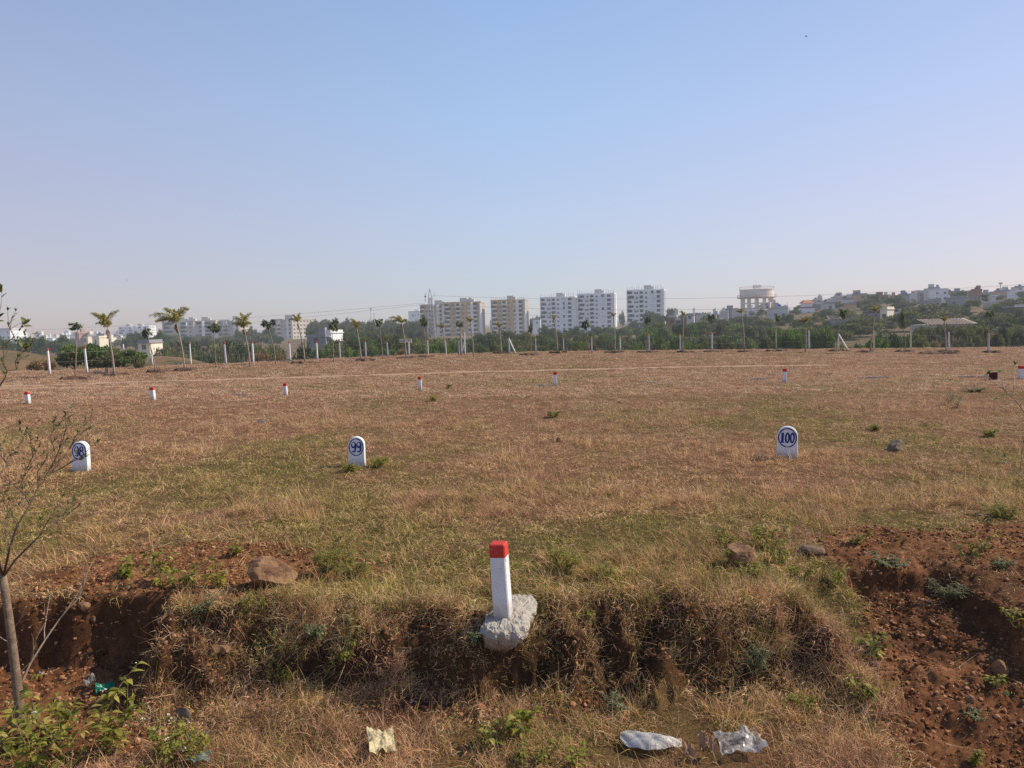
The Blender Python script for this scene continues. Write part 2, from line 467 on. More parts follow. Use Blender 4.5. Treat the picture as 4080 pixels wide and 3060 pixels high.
def spread(name, mats, protos, pts, kind_tag):
    """protos: list of MB; pts: dict of arrays pos, var, rot, scl, tone -> one object; its own loose points carry its own tufts"""
    mb = MB(); var = []
    for i, p in enumerate(protos):
        o = len(mb.v); mb.v += p.v; mb.a += p.a; mb.mi += p.mi
        mb.f += [tuple(k + o for k in f) for f in p.f]; var += [i] * len(p.v)
    nv = len(mb.v); n = len(pts['var'])
    me = bpy.data.meshes.new(name)
    allv = mb.v + [tuple(q) for q in pts['pos']]
    me.from_pydata(allv, [], mb.f)
    for m in mats: me.materials.append(m)
    me.polygons.foreach_set('material_index', mb.mi)
    z = np.zeros(nv)
    fattr(me, 'rnd', np.concatenate([mb.a, np.zeros(n)]))
    fattr(me, 'is_pt', np.concatenate([z, np.ones(n)]))
    fattr(me, 'var', np.concatenate([var, pts['var']]))
    fattr(me, 'scl', np.concatenate([z, pts['scl']]))
    fattr(me, 'tone', np.concatenate([z, pts['tone']]))
    at = me.attributes.new('rot', 'FLOAT_VECTOR', 'POINT')
    at.data.foreach_set('vector', np.concatenate([np.zeros((nv, 3)), pts['rot']]).astype(np.float32).ravel())
    o = tag(link(name, me), kind=kind_tag)
    gt = bpy.data.node_groups.new(name + '_spread', 'GeometryNodeTree')
    gt.interface.new_socket('Geometry', in_out='INPUT', socket_type='NodeSocketGeometry')
    gt.interface.new_socket('Geometry', in_out='OUTPUT', socket_type='NodeSocketGeometry')
    N = gt.nodes; L = gt.links
    gi = N.new('NodeGroupInput'); go = N.new('NodeGroupOutput')
    def attr(nm, t='FLOAT'):
        a = N.new('GeometryNodeInputNamedAttribute'); a.data_type = t; a.inputs['Name'].default_value = nm; return a.outputs['Attribute']
    def cmp(v, val):
        c = N.new('FunctionNodeCompare'); c.data_type = 'FLOAT'; c.operation = 'EQUAL'
        L.new(v, c.inputs[0]); c.inputs[1].default_value = val; c.inputs['Epsilon'].default_value = .1
        return c.outputs[0]
    sp = N.new('GeometryNodeSeparateGeometry'); sp.domain = 'POINT'
    L.new(gi.outputs[0], sp.inputs[0]); L.new(cmp(attr('is_pt'), 1.0), sp.inputs[1])
    jn = N.new('GeometryNodeJoinGeometry')
    for i in range(len(protos)):
        s2 = N.new('GeometryNodeSeparateGeometry'); s2.domain = 'POINT'
        L.new(sp.outputs[1], s2.inputs[0]); L.new(cmp(attr('var'), float(i)), s2.inputs[1])
        ip = N.new('GeometryNodeInstanceOnPoints')
        L.new(sp.outputs[0], ip.inputs['Points']); L.new(cmp(attr('var'), float(i)), ip.inputs['Selection'])
        L.new(s2.outputs[0], ip.inputs['Instance'])
        L.new(attr('rot', 'FLOAT_VECTOR'), ip.inputs['Rotation']); L.new(attr('scl'), ip.inputs['Scale'])
        L.new(ip.outputs[0], jn.inputs[0])
    L.new(jn.outputs[0], go.inputs[0])
    md = o.modifiers.new('spread', 'NODES'); md.node_group = gt
    return o

def grassmat():
    m, nt = new_mat('grass_blades')
    rn = nd(nt, 'ShaderNodeAttribute', attribute_name='rnd').outputs['Fac']
    tn = nd(nt, 'ShaderNodeAttribute', attribute_name='tone'); tn.attribute_type = 'INSTANCER'
    dry = ramp(nt, rn, [(0, (.15, .075, .034)), (.3, (.37, .205, .10)), (.65, (.60, .365, .19)), (.88, (.78, .54, .31)), (1, (.86, .68, .44))])
    grn = ramp(nt, rn, [(0, (.09, .085, .018)), (.5, (.25, .225, .055)), (.85, (.43, .36, .11)), (1, (.62, .48, .22))])
    red = ramp(nt, rn, [(0, (.22, .10, .062)), (1, (.70, .41, .275))])
    pn = noise(nt, .55, 3, .6, 'World')
    ge = nt.nodes.new('ShaderNodeNewGeometry'); sy = nt.nodes.new('ShaderNodeSeparateXYZ'); nt.links.new(ge.outputs['Position'], sy.inputs[0])
    fy = nd(nt, 'ShaderNodeMapRange'); nt.links.new(sy.outputs['Y'], fy.inputs[0]); fy.inputs[1].default_value = 14; fy.inputs[2].default_value = 34
    far_dry = ramp(nt, rn, [(0, (.22, .125, .078)), (.5, (.52, .335, .215)), (1, (.74, .56, .40))])
    dry = mixc(nt, dry, far_dry, fy.outputs[0])
    dry = mixc(nt, dry, red, ramp(nt, pn, [(.45, (0, 0, 0)), (.65, (.85, .85, .85))]))
    # each blade of a tuft goes green or stays dry
    fr = nd(nt, 'ShaderNodeMath', operation='MULTIPLY'); fr.inputs[1].default_value = 7.31; nt.links.new(rn, fr.inputs[0])
    fr2 = nd(nt, 'ShaderNodeMath', operation='FRACT'); nt.links.new(fr.outputs[0], fr2.inputs[0])
    lt = nd(nt, 'ShaderNodeMath', operation='LESS_THAN'); nt.links.new(fr2.outputs[0], lt.inputs[0]); nt.links.new(tn.outputs['Fac'], lt.inputs[1])
    c = mixc(nt, dry, grn, lt.outputs[0])
    c = mixc(nt, c, ramp(nt, noise(nt, 2.4, 5, .7, 'World'), [(.32, (.55, .52, .50)), (.5, (1, 1, 1)), (.68, (1.35, 1.32, 1.22))]), 1.0, 'MULTIPLY')
    c = mixc(nt, c, (1.22, 1.25, 1.25), 1.0, 'MULTIPLY')
    c.node.clamp_result = True
    d = nd(nt, 'ShaderNodeBsdfDiffuse'); t = nt.nodes.new('ShaderNodeBsdfTranslucent')
    nt.links.new(c, d.inputs[0]); nt.links.new(c, t.inputs[0])
    mx = nt.nodes.new('ShaderNodeMixShader'); mx.inputs[0].default_value = .3
    nt.links.new(d.outputs[0], mx.inputs[1]); nt.links.new(t.outputs[0], mx.inputs[2])
    finish(m, mx.outputs[0], LH)
    return m
GM = grassmat()
protos = []
def P(*a, **k):
    mb = MB(); blades(mb, *a, **k); protos.append(mb)
P(34, .12, .05, .11, .0056, (.8, 3.0), (0, 1.0), 1)
P(34, .13, .04, .10, .0056, (.8, 3.4), (0, 1.1), 2)
P(28, .07, .09, .20, .0052, (.4, 2.2), (0, .7), 3)
P(26, .10, .10, .26, .0048, (.4, 3.0), (0, 1.0), 4)
P(6, .16, .15, .42, .0055, (-.3, .8), (.9, 1.45), 5)
P(34, .17, .05, .12, .0085, (.6, 2.8), (0, 1.0), 6)
P(14, .18, .02, .07, .0060, (-.2, .4), (1.35, 1.6), 7, flat=True)
P(7, .05, .18, .46, .0050, (.1, 1.2), (.1, .8), 8)
def cand(n, y0, y1, pw=1.0):
    y = y0 + (y1 - y0) * rng.random(n) ** pw
    x = (rng.random(n) * 2 - 1) * .80 * y
    return x, y
PX, PY, PV, PS, PR, PT2 = [], [], [], [], [], []
def put(x, y, v, s, tone, tilt=None, dx=None):
    n = len(x)
    if not n: return
    PX.append(x); PY.append(y); PV.append(np.broadcast_to(v, n).astype(float)); PS.append(s); PT2.append(tone)
    r = np.zeros((n, 3)); r[:, 2] = rng.random(n) * 2 * PI
    r[:, 0] = rng.normal(0, .12, n); r[:, 1] = rng.normal(0, .12, n)
    if tilt is not None:
        r[:, 0] = tilt; r[:, 2] = rng.normal(0, .5, n); r[:, 1] = rng.normal(0, .35, n)
    PR.append(r)
onpath = lambda x, y: np.abs(y - np.interp(x, PT[0], PT[1])) < .42
KEEP = []
for px, py, rp_ in ((2010, 2425, 92), (2592, 2985, 84), (2945, 2985, 62), (1522, 2985, 55), (2822, 3022, 36), (1078, 2300, 95), (2950, 2240, 62), (720, 2860, 45)):
    q_ = hit(px, py); KEEP.append((q_.x, q_.y, size_at(rp_, q_)))
def free(x, y):
    m = np.ones(len(x), bool)
    for a, b_, c in KEEP: m &= np.hypot(x - a, (y - b_) * .8) > c
    return m
# turf of the field
for (n, y0, y1, smin, smax, pw) in ((21000, 7.4, 13, .75, 1.3, 1), (24000, 13, 24, .85, 1.45, 1), (30000, 24, 44, 1.0, 1.6, 1), (28000, 44, 82, 1.2, 1.9, 1)):
    x, y = cand(n, y0, y1, pw)
    s = soil_mask(x, y) * (y < 13)
    k = (rng.random(n) > s * 1.15) & (y < np.interp(x, FX, FY) + 16) & ~((y > 30) & onpath(x, y)) & (y > y_edge(x) - .05)
    x, y = x[k], y[k]; gr = green(x, y); n = len(x)
    big = fbm(x, y, .5, 3, 131)
    v = np.where(rng.random(n) < .5, 0, 1)
    v = np.where(rng.random(n) < np.clip((big - .52) * 3, .03, .6) * (y < 26) * .7, np.where(rng.random(n) < .5, 2, 3), v)
    v = np.where(y > 30, np.where(rng.random(n) < .55, 5, v), v)
    v = np.where(rng.random(n) < .035, 4, v)
    k = free(x, y) & (rng.random(n) < np.where(y < 13, .52 + 2.0 * (fbm(x, y, 2.6, 4, 133) - .33), .58 + 1.5 * (fbm(x, y, 2.0, 3, 133) - .25))); x, y, v, gr, big = x[k], y[k], v[k], gr[k], big[k]; n = len(x)
    tone = np.clip(gr * .62 + rng.normal(0, .12, n), 0, 1)
    put(x, y, v, (smin + (smax - smin) * rng.random(n) * (.6 + .8 * big)) * (.6 + .8 * fbm(x, y, 1.7, 3, 135)), tone)
# taller fringe along the top of the bank
x = rng.uniform(-6.5, 3.4, 1500); y = y_edge(x) + np.abs(rng.normal(.25, .38, 1500)) - .05
k = (soil_mask(x, y) < .55) & (x > -3.6); x, y = x[k], y[k]
k = free(x, y) & (fbm(x, y, 1.9, 3, 137) > .40); x, y = x[k], y[k]
put(x, y, np.where(rng.random(len(x)) < .6, 2, 3), rng.uniform(.6, 1.15, len(x)), np.clip(green(x, y) * .7 + .10 + rng.normal(0, .15, len(x)), 0, 1))
for (xa, xb, ya, yb_, nn, tn0) in ((-2.6, -1.1, 7.9, 9.6, 330, .55), (.25, 2.4, 7.75, 9.3, 380, .45), (2.0, 3.2, 8.2, 10.2, 160, .6), (-6.6, -4.9, 8.6, 11, 200, .4)):
    x = rng.uniform(xa, xb, nn); y = rng.uniform(ya, yb_, nn)
    k = (fbm(x, y, 1.5, 3, 211) > .45) & free(x, y) & (soil_mask(x, y) < .5) & (y > y_edge(x)); x, y = x[k], y[k]
    put(x, y, np.where(rng.random(len(x)) < .75, 2, 7), rng.uniform(.8, 1.7, len(x)), np.clip(tn0 + rng.normal(0, .2, len(x)), 0, 1))
# dry matted roots hanging down the cut face
nc_ = 200
cx = rng.uniform(-3.6, 3.5, nc_); cx = np.where(rng.random(nc_) < .45, np.where(rng.random(nc_) < .6, rng.normal(-2.0, .9, nc_), rng.normal(2.7, .45, nc_)), cx)
cy = y_edge(cx) + .12 - rng.random(nc_) ** 1.1 * 1.4
cn = rng.integers(8, 30, nc_); cr = rng.uniform(.05, .17, nc_)
x = np.repeat(cx, cn) + rng.normal(0, 1, cn.sum()) * np.repeat(cr, cn) * 1.3; y = np.repeat(cy, cn) + rng.normal(0, 1, cn.sum()) * np.repeat(cr, cn) * .7
ct = np.repeat(rng.random(nc_) ** 3 * .7, cn); cv = np.repeat(rng.integers(0, 3, nc_), cn)
bare = np.maximum(np.exp(-((x - 1.2) / .85) ** 4), .9 * np.exp(-((x + .85) / .45) ** 4)) * ss(y_edge(x) - y, .02, .2)
k = free(x, y) & (x > -3.65) & (x < 3.5) & (rng.random(len(x)) > .82 * bare); x, y, ct, cv = x[k], y[k], ct[k], cv[k]; n = len(x)
put(x, y, np.select([cv == 0, (cv == 1) & (rng.random(n) < .6)], [np.where(rng.random(n) < .7, 3, 4), np.where(rng.random(n) < .75, 0, 7)], 1), rng.uniform(.55, 1.15, n), np.clip(ct + rng.normal(0, .08, n), 0, 1), tilt=rng.uniform(.0, 1.9, n))
N_ = 1300
x = rng.uniform(-3.6, 3.5, N_); y = y_edge(x) - rng.random(N_) * .8 + .05
k = free(x, y); x, y = x[k], y[k]; n = len(x)
put(x, y, np.where(rng.random(n) < .5, 4, 0), rng.uniform(.4, .9, n), rng.random(n) * .3, tilt=rng.uniform(.2, 2.0, n))
# grass of the near strip below the bank
x, y = rng.uniform(-5, 3.4, 9500), rng.uniform(4.9, 7.35, 9500)
ye = y_edge(x) - .80
k = (y < ye + .15 + rng.normal(0, .08, 9500)) & (rng.random(9500) > soil_mask(x, y) * 1.05) & (rng.random(9500) < .25 + .75 * ss(ye - y, .0, .4)) & (rng.random(9500) < (.12 + 2.5 * (fbm(x, y, 2.1, 3, 153) - .33)) * (.45 + .55 * ss(ye - y, .2, .9))) & free(x, y)
x, y = x[k], y[k]; n = len(x)
put(x, y, np.select([rng.random(n) < .62, rng.random(n) < .45, rng.random(n) < .12], [rng.integers(0, 2, n), 3, 7], 2), rng.uniform(.65, 1.25, n) * (.7 + .6 * fbm(x, y, 1.3, 3, 157)),
    np.clip(.06 + 1.3 * (fbm(x, y, .9, 3, 151) - .42) + rng.normal(0, .1, n), 0, .85))
x, y = rng.uniform(-3.6, 3.0, 420), rng.uniform(5.4, 7.3, 420); k = soil_mask(x, y) < .5; x, y = x[k], y[k]
put(x, y, np.where(rng.random(len(x)) < .5, 4, 7), rng.uniform(.7, 1.3, len(x)), rng.random(len(x)) * .35)
# straw chips and stray tufts on bare soil
x, y = rng.uniform(-7, 7.5, 5200), rng.uniform(6.0, 11, 5200); k = (soil_mask(x, y) > .4) & (rng.random(5200) < np.where(y > 8.2, 1, .3)); x, y = x[k], y[k]
put(x, y, np.where(rng.random(len(x)) < .92, 6, 4), rng.uniform(.6, 1.1, len(x)), rng.random(len(x)) * .1)
x, y = rng.uniform(-6.5, 7, 900), rng.uniform(6.0, 10.5, 900); k = (soil_mask(x, y) > .4) & (fbm(x, y, 1.1, 3, 161) > .56); x, y = x[k], y[k]
put(x, y, 0, rng.uniform(.5, .9, len(x)), rng.random(len(x)) * .7)
PX = np.concatenate(PX); PY = np.concatenate(PY)
spread('grass', [GM], protos, dict(pos=np.stack([PX, PY, G(PX, PY)], -1), var=np.concatenate(PV), scl=np.concatenate(PS), rot=np.concatenate(PR), tone=np.concatenate(PT2)), 'stuff')

# ------------------------------------------------------------------ stones and clods lying on the bare soil
def pebble(seed, sub=2, flat=.6, rough=.35):
    import bmesh
    bm = bmesh.new(); bmesh.ops.create_icosphere(bm, subdivisions=sub, radius=1)
    r = random.Random(seed)
    planes = [(Vector((r.gauss(0, 1), r.gauss(0, 1), r.gauss(0, 1))).normalized(), r.uniform(.55, .9)) for _ in range(9)]
    for v in bm.verts:
        for n, d in planes:
            q = v.co.dot(n) - d
            if q > 0: v.co -= n * q
        v.co += Vector((r.gauss(0, 1), r.gauss(0, 1), r.gauss(0, 1))) * rough * .08
        v.co.z *= flat
    vs = [v.co.copy() for v in bm.verts]; fs = [tuple(v.index for v in f.verts) for f in bm.faces]
    bm.free()
    return vs, fs
CLODM = None
def clodmat():
    m, nt = new_mat('clod_stone')
    tn = nd(nt, 'ShaderNodeAttribute', attribute_name='tone'); tn.attribute_type = 'INSTANCER'
    c = ramp(nt, tn.outputs['Fac'], [(0, (.10, .042, .02)), (.45, (.23, .10, .046)), (.8, (.40, .195, .10)), (1, (.52, .31, .19))])
    c = mixc(nt, c, ramp(nt, noise(nt, 40, 6, .7, 'World'), [(.3, (.6, .6, .6)), (.7, (1.2, 1.2, 1.2))]), 1.0, 'MULTIPLY')
    d = nd(nt, 'ShaderNodeBsdfDiffuse'); nt.links.new(c, d.inputs[0]); finish(m, d.outputs[0], 0); return m
cp = []
for s in range(5):
    mb = MB(); mb.add(*pebble(s, 2, .7)); cp.append(mb)
n = 60000
x, y = rng.uniform(-6.5, 7.5, n), rng.uniform(5.6, 10.8, n)
k = (soil_mask(x, y) > .45) & (rng.random(n) < .25 + .75 * (fbm(x, y, 1.2, 3, 171) > .46)); x, y = x[k], y[k]; n = len(x)
s = .005 + .022 * rng.random(n) ** 3.0 + .014 * (rng.random(n) < .015) + .045 * rng.random(n) * (rng.random(n) < .004)
spread('gravel', [clodmat()], cp, dict(pos=np.stack([x, y, G(x, y) + s * .15], -1), var=rng.integers(0, 5, n), scl=s,
       rot=rng.random((n, 3)) * np.array([.8, .8, 6.28]), tone=rng.random(n)), 'stuff')
# ------------------------------------------------------------------ materials for things
def paint(name, colr, dirt=(.30, .24, .18), haze=0, z0=0.0, z1=.22, chip=(.42, .40, .37), bump=(.06, .003)):
    """limewash-like paint: brush mottling, chips, splashed soil near the ground (object z)"""
    m, nt = new_mat(name)
    c0 = tuple(v * .90 for v in colr)
    c = ramp(nt, noise(nt, 9, 6, .7), [(.35, c0), (.65, colr)])
    c = mixc(nt, c, chip, ramp(nt, noise(nt, 10, 4, .62), [(.645, (0, 0, 0)), (.67, (.8, .8, .8))]))
    tc = nt.nodes.new('ShaderNodeTexCoord'); sx = nt.nodes.new('ShaderNodeSeparateXYZ'); nt.links.new(tc.outputs['Object'], sx.inputs[0])
    ad = nd(nt, 'ShaderNodeMath', operation='MULTIPLY_ADD'); ad.inputs[1].default_value = .22
    nt.links.new(noise(nt, 14, 6, .7), ad.inputs[0]); nt.links.new(sx.outputs['Z'], ad.inputs[2])
    mr = nd(nt, 'ShaderNodeMapRange'); nt.links.new(ad.outputs[0], mr.inputs[0])
    mr.inputs[1].default_value = z1; mr.inputs[2].default_value = z0 + .04; 
    c = mixc(nt, c, dirt, mr.outputs[0])
    b = nd(nt, 'ShaderNodeBsdfPrincipled', Roughness=.75); nt.links.new(c, b.inputs['Base Color'])
    bp = nd(nt, 'ShaderNodeBump', Strength=bump[0], Distance=bump[1]); nt.links.new(noise(nt, 26, 4, .6), bp.inputs['Height']); nt.links.new(bp.outputs[0], b.inputs['Normal'])
    finish(m, b.outputs[0], haze)
    return m
WHITE = paint('white_paint', (.78, .79, .80), z1=.30, dirt=(.34, .26, .19))
RED = paint('red_paint', (.58, .045, .03), z1=-9, z0=-10, chip=(.50, .30, .27))
DKRED = paint('shaded_red_paint', (.07, .012, .014), z1=-9, z0=-10)  # red paint darkened in colour to stand for a post top in shadow
BLUE = surf('navy_paint', (.008, .018, .13), (.02, .05, .28), 22, .6, stain=(.12, .16, .30))
CONC = paint('rough_concrete', (.43, .385, .325), dirt=(.17, .095, .055), z0=-.34, z1=.06, chip=(.33, .27, .21), bump=(1.0, .03))
ROCKM = surf('brown_rock', (.15, .078, .042), (.38, .215, .115), 7, .9, 0, 1.0, 18, stain=(.10, .058, .035))
GROCK = surf('grey_stone', (.12, .09, .07), (.27, .20, .155), 10, .9, 0, .7, 30)
GBROWN = surf('grey_brown_rock', (.11, .072, .048), (.27, .18, .12), 9, .9, 0, 1.0, 24)
BARK = surf('bark', (.15, .105, .072), (.30, .215, .15), 16, .9, 0, .7, 60)
TWIG = surf('twig_bark', (.11, .075, .055), (.21, .145, .105), 12, .9)
DRYTWIG = surf('dry_twig', (.30, .23, .17), (.48, .38, .28), 12, .9)

# ------------------------------------------------------------------ numbered plot stones
def ribbon(mb, pts, w, y, closed=False):
    """painted stroke in the x-z plane"""
    n = len(pts); vs = []
    for i, p in enumerate(pts):
        a = pts[(i - 1) % n] if (i or closed) else pts[i]; b = pts[(i + 1) % n] if (i < n - 1 or closed) else pts[i]
        t = Vector((b[0] - a[0], b[1] - a[1])); t.normalize(); nn = Vector((-t.y, t.x))
        ww = (w[i] if hasattr(w, '__len__') else w) * .5
        vs += [(p[0] + nn.x * ww, y, p[1] + nn.y * ww), (p[0] - nn.x * ww, y, p[1] - nn.y * ww)]
    m = n if closed else n - 1
    mb.add(vs, [(2 * i, 2 * i + 1, (2 * ((i + 1) % n)) + 1, 2 * ((i + 1) % n)) for i in range(m)])
def arc(cx, cz, rx, rz, a0, a1, n=22):
    return [(cx + rx * math.cos(R(a0 + (a1 - a0) * i / n)), cz + rz * math.sin(R(a0 + (a1 - a0) * i / n))) for i in range(n + 1)]
def digit(mb, ch, cx, cz, W, H, y, sl=0):
    def S(p): return [(x + (z - cz) * sl, z) for x, z in p]
    if ch == '9':
        bowl = arc(cx, cz + H * .23, W * .40, H * .25, 0, 360, 26)[:-1]
        ribbon(mb, S(bowl), [W * (.28 + .14 * math.cos(R(360 * i / 26 + 60))) for i in range(26)], y, True)
        tail = [(cx + W * .40, cz + H * .25), (cx + W * .42, cz + H * .02), (cx + W * .38, cz - H * .22)] + arc(cx + W * .05, cz - H * .26, W * .33, H * .20, -10, -150, 12)
        ribbon(mb, S(tail), [W * .35] * 3 + [W * (.35 - .011 * i) for i in range(13)], y - .0006)
    elif ch == '8':
        for k, (zc, rx, rz) in enumerate(((.25, .31, .22), (-.22, .38, .26))):
            ribbon(mb, S(arc(cx, cz + H * zc, W * rx, H * rz, 0, 360, 26)[:-1]), [W * (.28 + .09 * math.cos(R(360 * i / 26 + 120))) for i in range(26)], y - .0006 * k, True)
    elif ch == '0':
        ribbon(mb, S(arc(cx, cz, W * .38, H * .46, 0, 360, 30)[:-1]), [W * (.32 + .10 * abs(math.cos(R(360 * i / 30 - 30)))) for i in range(30)], y, True)
    elif ch == '1':
        ribbon(mb, S([(cx, cz + H * .5), (cx, cz - H * .5)]), W * .55, y)
        ribbon(mb, S([(cx - W * .34, cz + H * .30), (cx - W * .05, cz + H * .36)]), W * .30, y - .0006)
        ribbon(mb, S([(cx - W * .42, cz - H * .46), (cx + W * .46, cz - H * .46)]), W * .26, y - .0006)
def plot_stone(px, py, top, wpx, num, yaw, label):
    P = hit(px, py); W = size_at(wpx, P); H = top_z(px, top, P.y) - P.z; D = .14
    t = thing('plot_stone', label, 'marker stone', P + Vector((0, 0, -.02)), yaw, 'numbered plot stones')
    t.rotation_euler = (R(-1.5), R(rng.normal(0, 1)), yaw)
    mb = MB(); r = W / 2; zc = H + .02 - r
    prof = [(-r * 1.04, -.12), (r * 1.04, -.12)] + [(r * math.cos(R(a)), zc + r * math.sin(R(a))) for a in range(0, 181, 9)]
    # bevelled slab: front inset ring, front rim, back rim
    cx, cz = 0, zc * .6
    def ringv(s, y): return [((x - cx) * s + cx, y, (z - cz) * s + cz) for x, z in prof]
    n = len(prof); vs = ringv(.955, 0) + ringv(1, .014) + ringv(1, D - .014) + ringv(.955, D)
    fs = [tuple(range(n)), tuple(range(4 * n - 1, 3 * n - 1, -1))]
    for k in range(3):
        for i in range(n): j = (i + 1) % n; fs.append((k * n + i, (k + 1) * n + i, (k + 1) * n + j, k * n + j))
    mb.add(vs, fs); me = mb.mesh('stone_body', WHITE); b = link('stone_body', me, t)
    k = len(num); zr = (H + .02) - W * (.64 if k == 2 else .575)
    rb = MB(); ribbon(rb, arc(0, zr, W * .43, W * (.52 if k == 2 else .47), 0, 360, 56)[:-1], [W * (.060 + .008 * math.sin(i * .7)) for i in range(56)], -.0025, True)
    rb.build('painted_ring', BLUE, t)
    nb = MB(); dw = W * (.30 if k == 2 else .215)
    for i, ch in enumerate(num): digit(nb, ch, (i - (k - 1) / 2) * W * (.325 if k == 2 else .235), zr, dw, W * (.64 if k == 2 else .52), -.0035 - .001 * (i % 2), .04)
    o = nb.build('painted_number', BLUE, t); o['label'] = 'navy painted number ' + num
    return t
plot_stone(318, 1880, 1760, 61, '98', 0.0, 'round topped white plot stone painted 98, behind the thin sapling twigs')
plot_stone(1421, 1860, 1741, 64, '99', 0.02, 'round topped white plot stone painted 99, in a clump of greener grass')
plot_stone(3136, 1826, 1700, 78, '100', R(-20), 'round topped white plot stone painted 100, standing on the right half of the field')

# ------------------------------------------------------------------ red topped boundary posts
def post_mesh(w, h, cap, mats, seed):
    r = random.Random(seed); mb = MB()
    return w, h
def boundary_post(P, h, w, yaw, lean, label, capf=.18, capm=None, group='boundary posts with red tops', name='boundary_post', shaftm=None):
    t = thing(name, label, 'post', P, 0, group)
    t.rotation_euler = (lean[0], lean[1], yaw)
    def prism(z0, z1, w0, w1, bev):
        vs = []; 
        for z, ww in ((z0, w0), (z1 - bev, w1), (z1, w1 - 2 * bev)):
            a = ww / 2; b = min(.012, a * .14)
            vs += [(-a + b, -a, z), (a - b, -a, z), (a, -a + b, z), (a, a - b, z), (a - b, a, z), (-a + b, a, z), (-a, a - b, z), (-a, -a + b, z)]
        fs = [tuple(range(7, -1, -1)), tuple(range(16, 24))]
        for k in range(2):
            for i in range(8): j = (i + 1) % 8; fs.append((8 * k + i, 8 * k + j, 8 * k + 8 + j, 8 * k + 8 + i))
        return vs, fs
    zc = h * (1 - capf); wt = w * .93
    mb = MB(); mb.add(*prism(-.25, zc, w * 1.03, wt + (w - wt) * capf, .0005)); mb.build('shaft', shaftm or WHITE, t)
    mb = MB(); mb.add(*prism(zc + .001, h, wt + (w - wt) * capf + .004, wt + .004, .010)); mb.build('red_top', capm or RED, t)
    return t
P0 = hit(2010, 2452); P0.z = g(2010 * 0 + P0.x, P0.y + .15)
P0 = Vector((P0.x, P0.y, .025))
d0 = ray(2005, 2450); k = (P0.z - CAMZ) / d0.z; P0 = CAM + d0 * k
w0 = size_at(66, P0); h0 = top_z(1990, 2163, P0.y) - P0.z
bp0 = boundary_post(P0, h0, w0, R(-13), (R(-.5), R(-2.3)), 'large white boundary post with red top leaning on its concrete footing, nearest of all')
# irregular cast lump the post stands in
mb = MB(); n = 26; r_ = random.Random(4)
s = size_at(1, P0) * .90
out = [(-95, 52), (-88, 10), (-98, -20), (-86, -58), (-92, -82), (-70, -96), (-48, -98), (-22, -104), (0, -98), (28, -104), (52, -94), (80, -98), (94, -74), (102, -40), (98, 0), (104, 40), (90, 88), (80, 96), (52, 112), (30, 104), (0, 108), (-30, 100), (-62, 92), (-80, 84)]
n = len(out)
def ring(f, z, dx=0, dy=0, j=.012):
    return [(x * s * f + dx + r_.uniform(-j, j), y * s * 1.9 * f + dy + r_.uniform(-j, j), z + r_.uniform(-j, j) * 1.2) for x, y in out]
vs = ring(.42, .03, 0, 0, .006) + ring(.84, .012) + ring(.99, -.012) + ring(1.02, -.07) + ring(.93, -.16, -.015, -.0) + ring(.72, -.25, -.07, -.02) + ring(.40, -.34, -.15, -.04)
vs = vs + [(0, 0, .03)]
fs = [(len(vs) - 1, i, (i + 1) % n) for i in range(n)]
for q_ in range(6):
    for i in range(n): j = (i + 1) % n; fs.append((q_ * n + i, (q_ + 1) * n + i, (q_ + 1) * n + j, q_ * n + j))
mb.add(vs, fs)
ft = mb.build('concrete_footing', CONC, bp0); ft.location = (s * 14, .13, -.015); ft.rotation_euler = (R(4), R(2.5), 0)
md = ft.modifiers.new('roughen', 'SUBSURF'); md.levels = 2; md.render_levels = 2; md.subdivision_type = 'SIMPLE'
tx = bpy.data.textures.new('lumps', 'CLOUDS'); tx.noise_scale = .055; tx.noise_depth = 6
md = ft.modifiers.new('lumps', 'DISPLACE'); md.texture = tx; md.strength = .06; md.mid_level = .5; md.texture_coords = 'LOCAL'
far_posts = [(113, 1604, 1561, 17.5, 'leftmost'), (611, 1590, 1543, 18, 'second'), (1138, 1571, 1527, 17, 'third'), (1674, 1550, 1500, 16, 'fourth'), (2213, 1533, 1481, 16, 'fifth'), (3126, 1520, 1468, 16.5, 'sixth'), (4067, 1507, 1457, 21, 'rightmost')]
for i, (px, py, top, wp, wh) in enumerate(far_posts):
    P = hit(px, py + 4); h = top_z(px, top, P.y) - P.z
    boundary_post(P, h, size_at(wp, P) * .88, R(rng.uniform(-6, 4)), (R(rng.normal(0, .8)), R(rng.normal(-.8, 1.0))),
        {'leftmost': 'small red topped white post at the left end of the far row', 'rightmost': 'small red topped white post cut by the right end of the far row'}.get(wh, 'small red topped white post, %s from the left in the far row' % wh), capf=.22)
P = hit(3957, 1513)
t = thing('fallen_post_stub', 'red block, its shade painted dark, standing at the end of a lying beam', 'post', P)
mb = MB(); wpx = size_at(13, P)
mb.box(-wpx, -wpx * .1, -.09, .09, -.1, size_at(29, P)); mb.build('left_block', DKRED, t)
mb = MB(); mb.box(wpx * .05, wpx * 1.05, -.07, .11, -.1, size_at(30, P)); mb.build('right_block', DKRED, t)

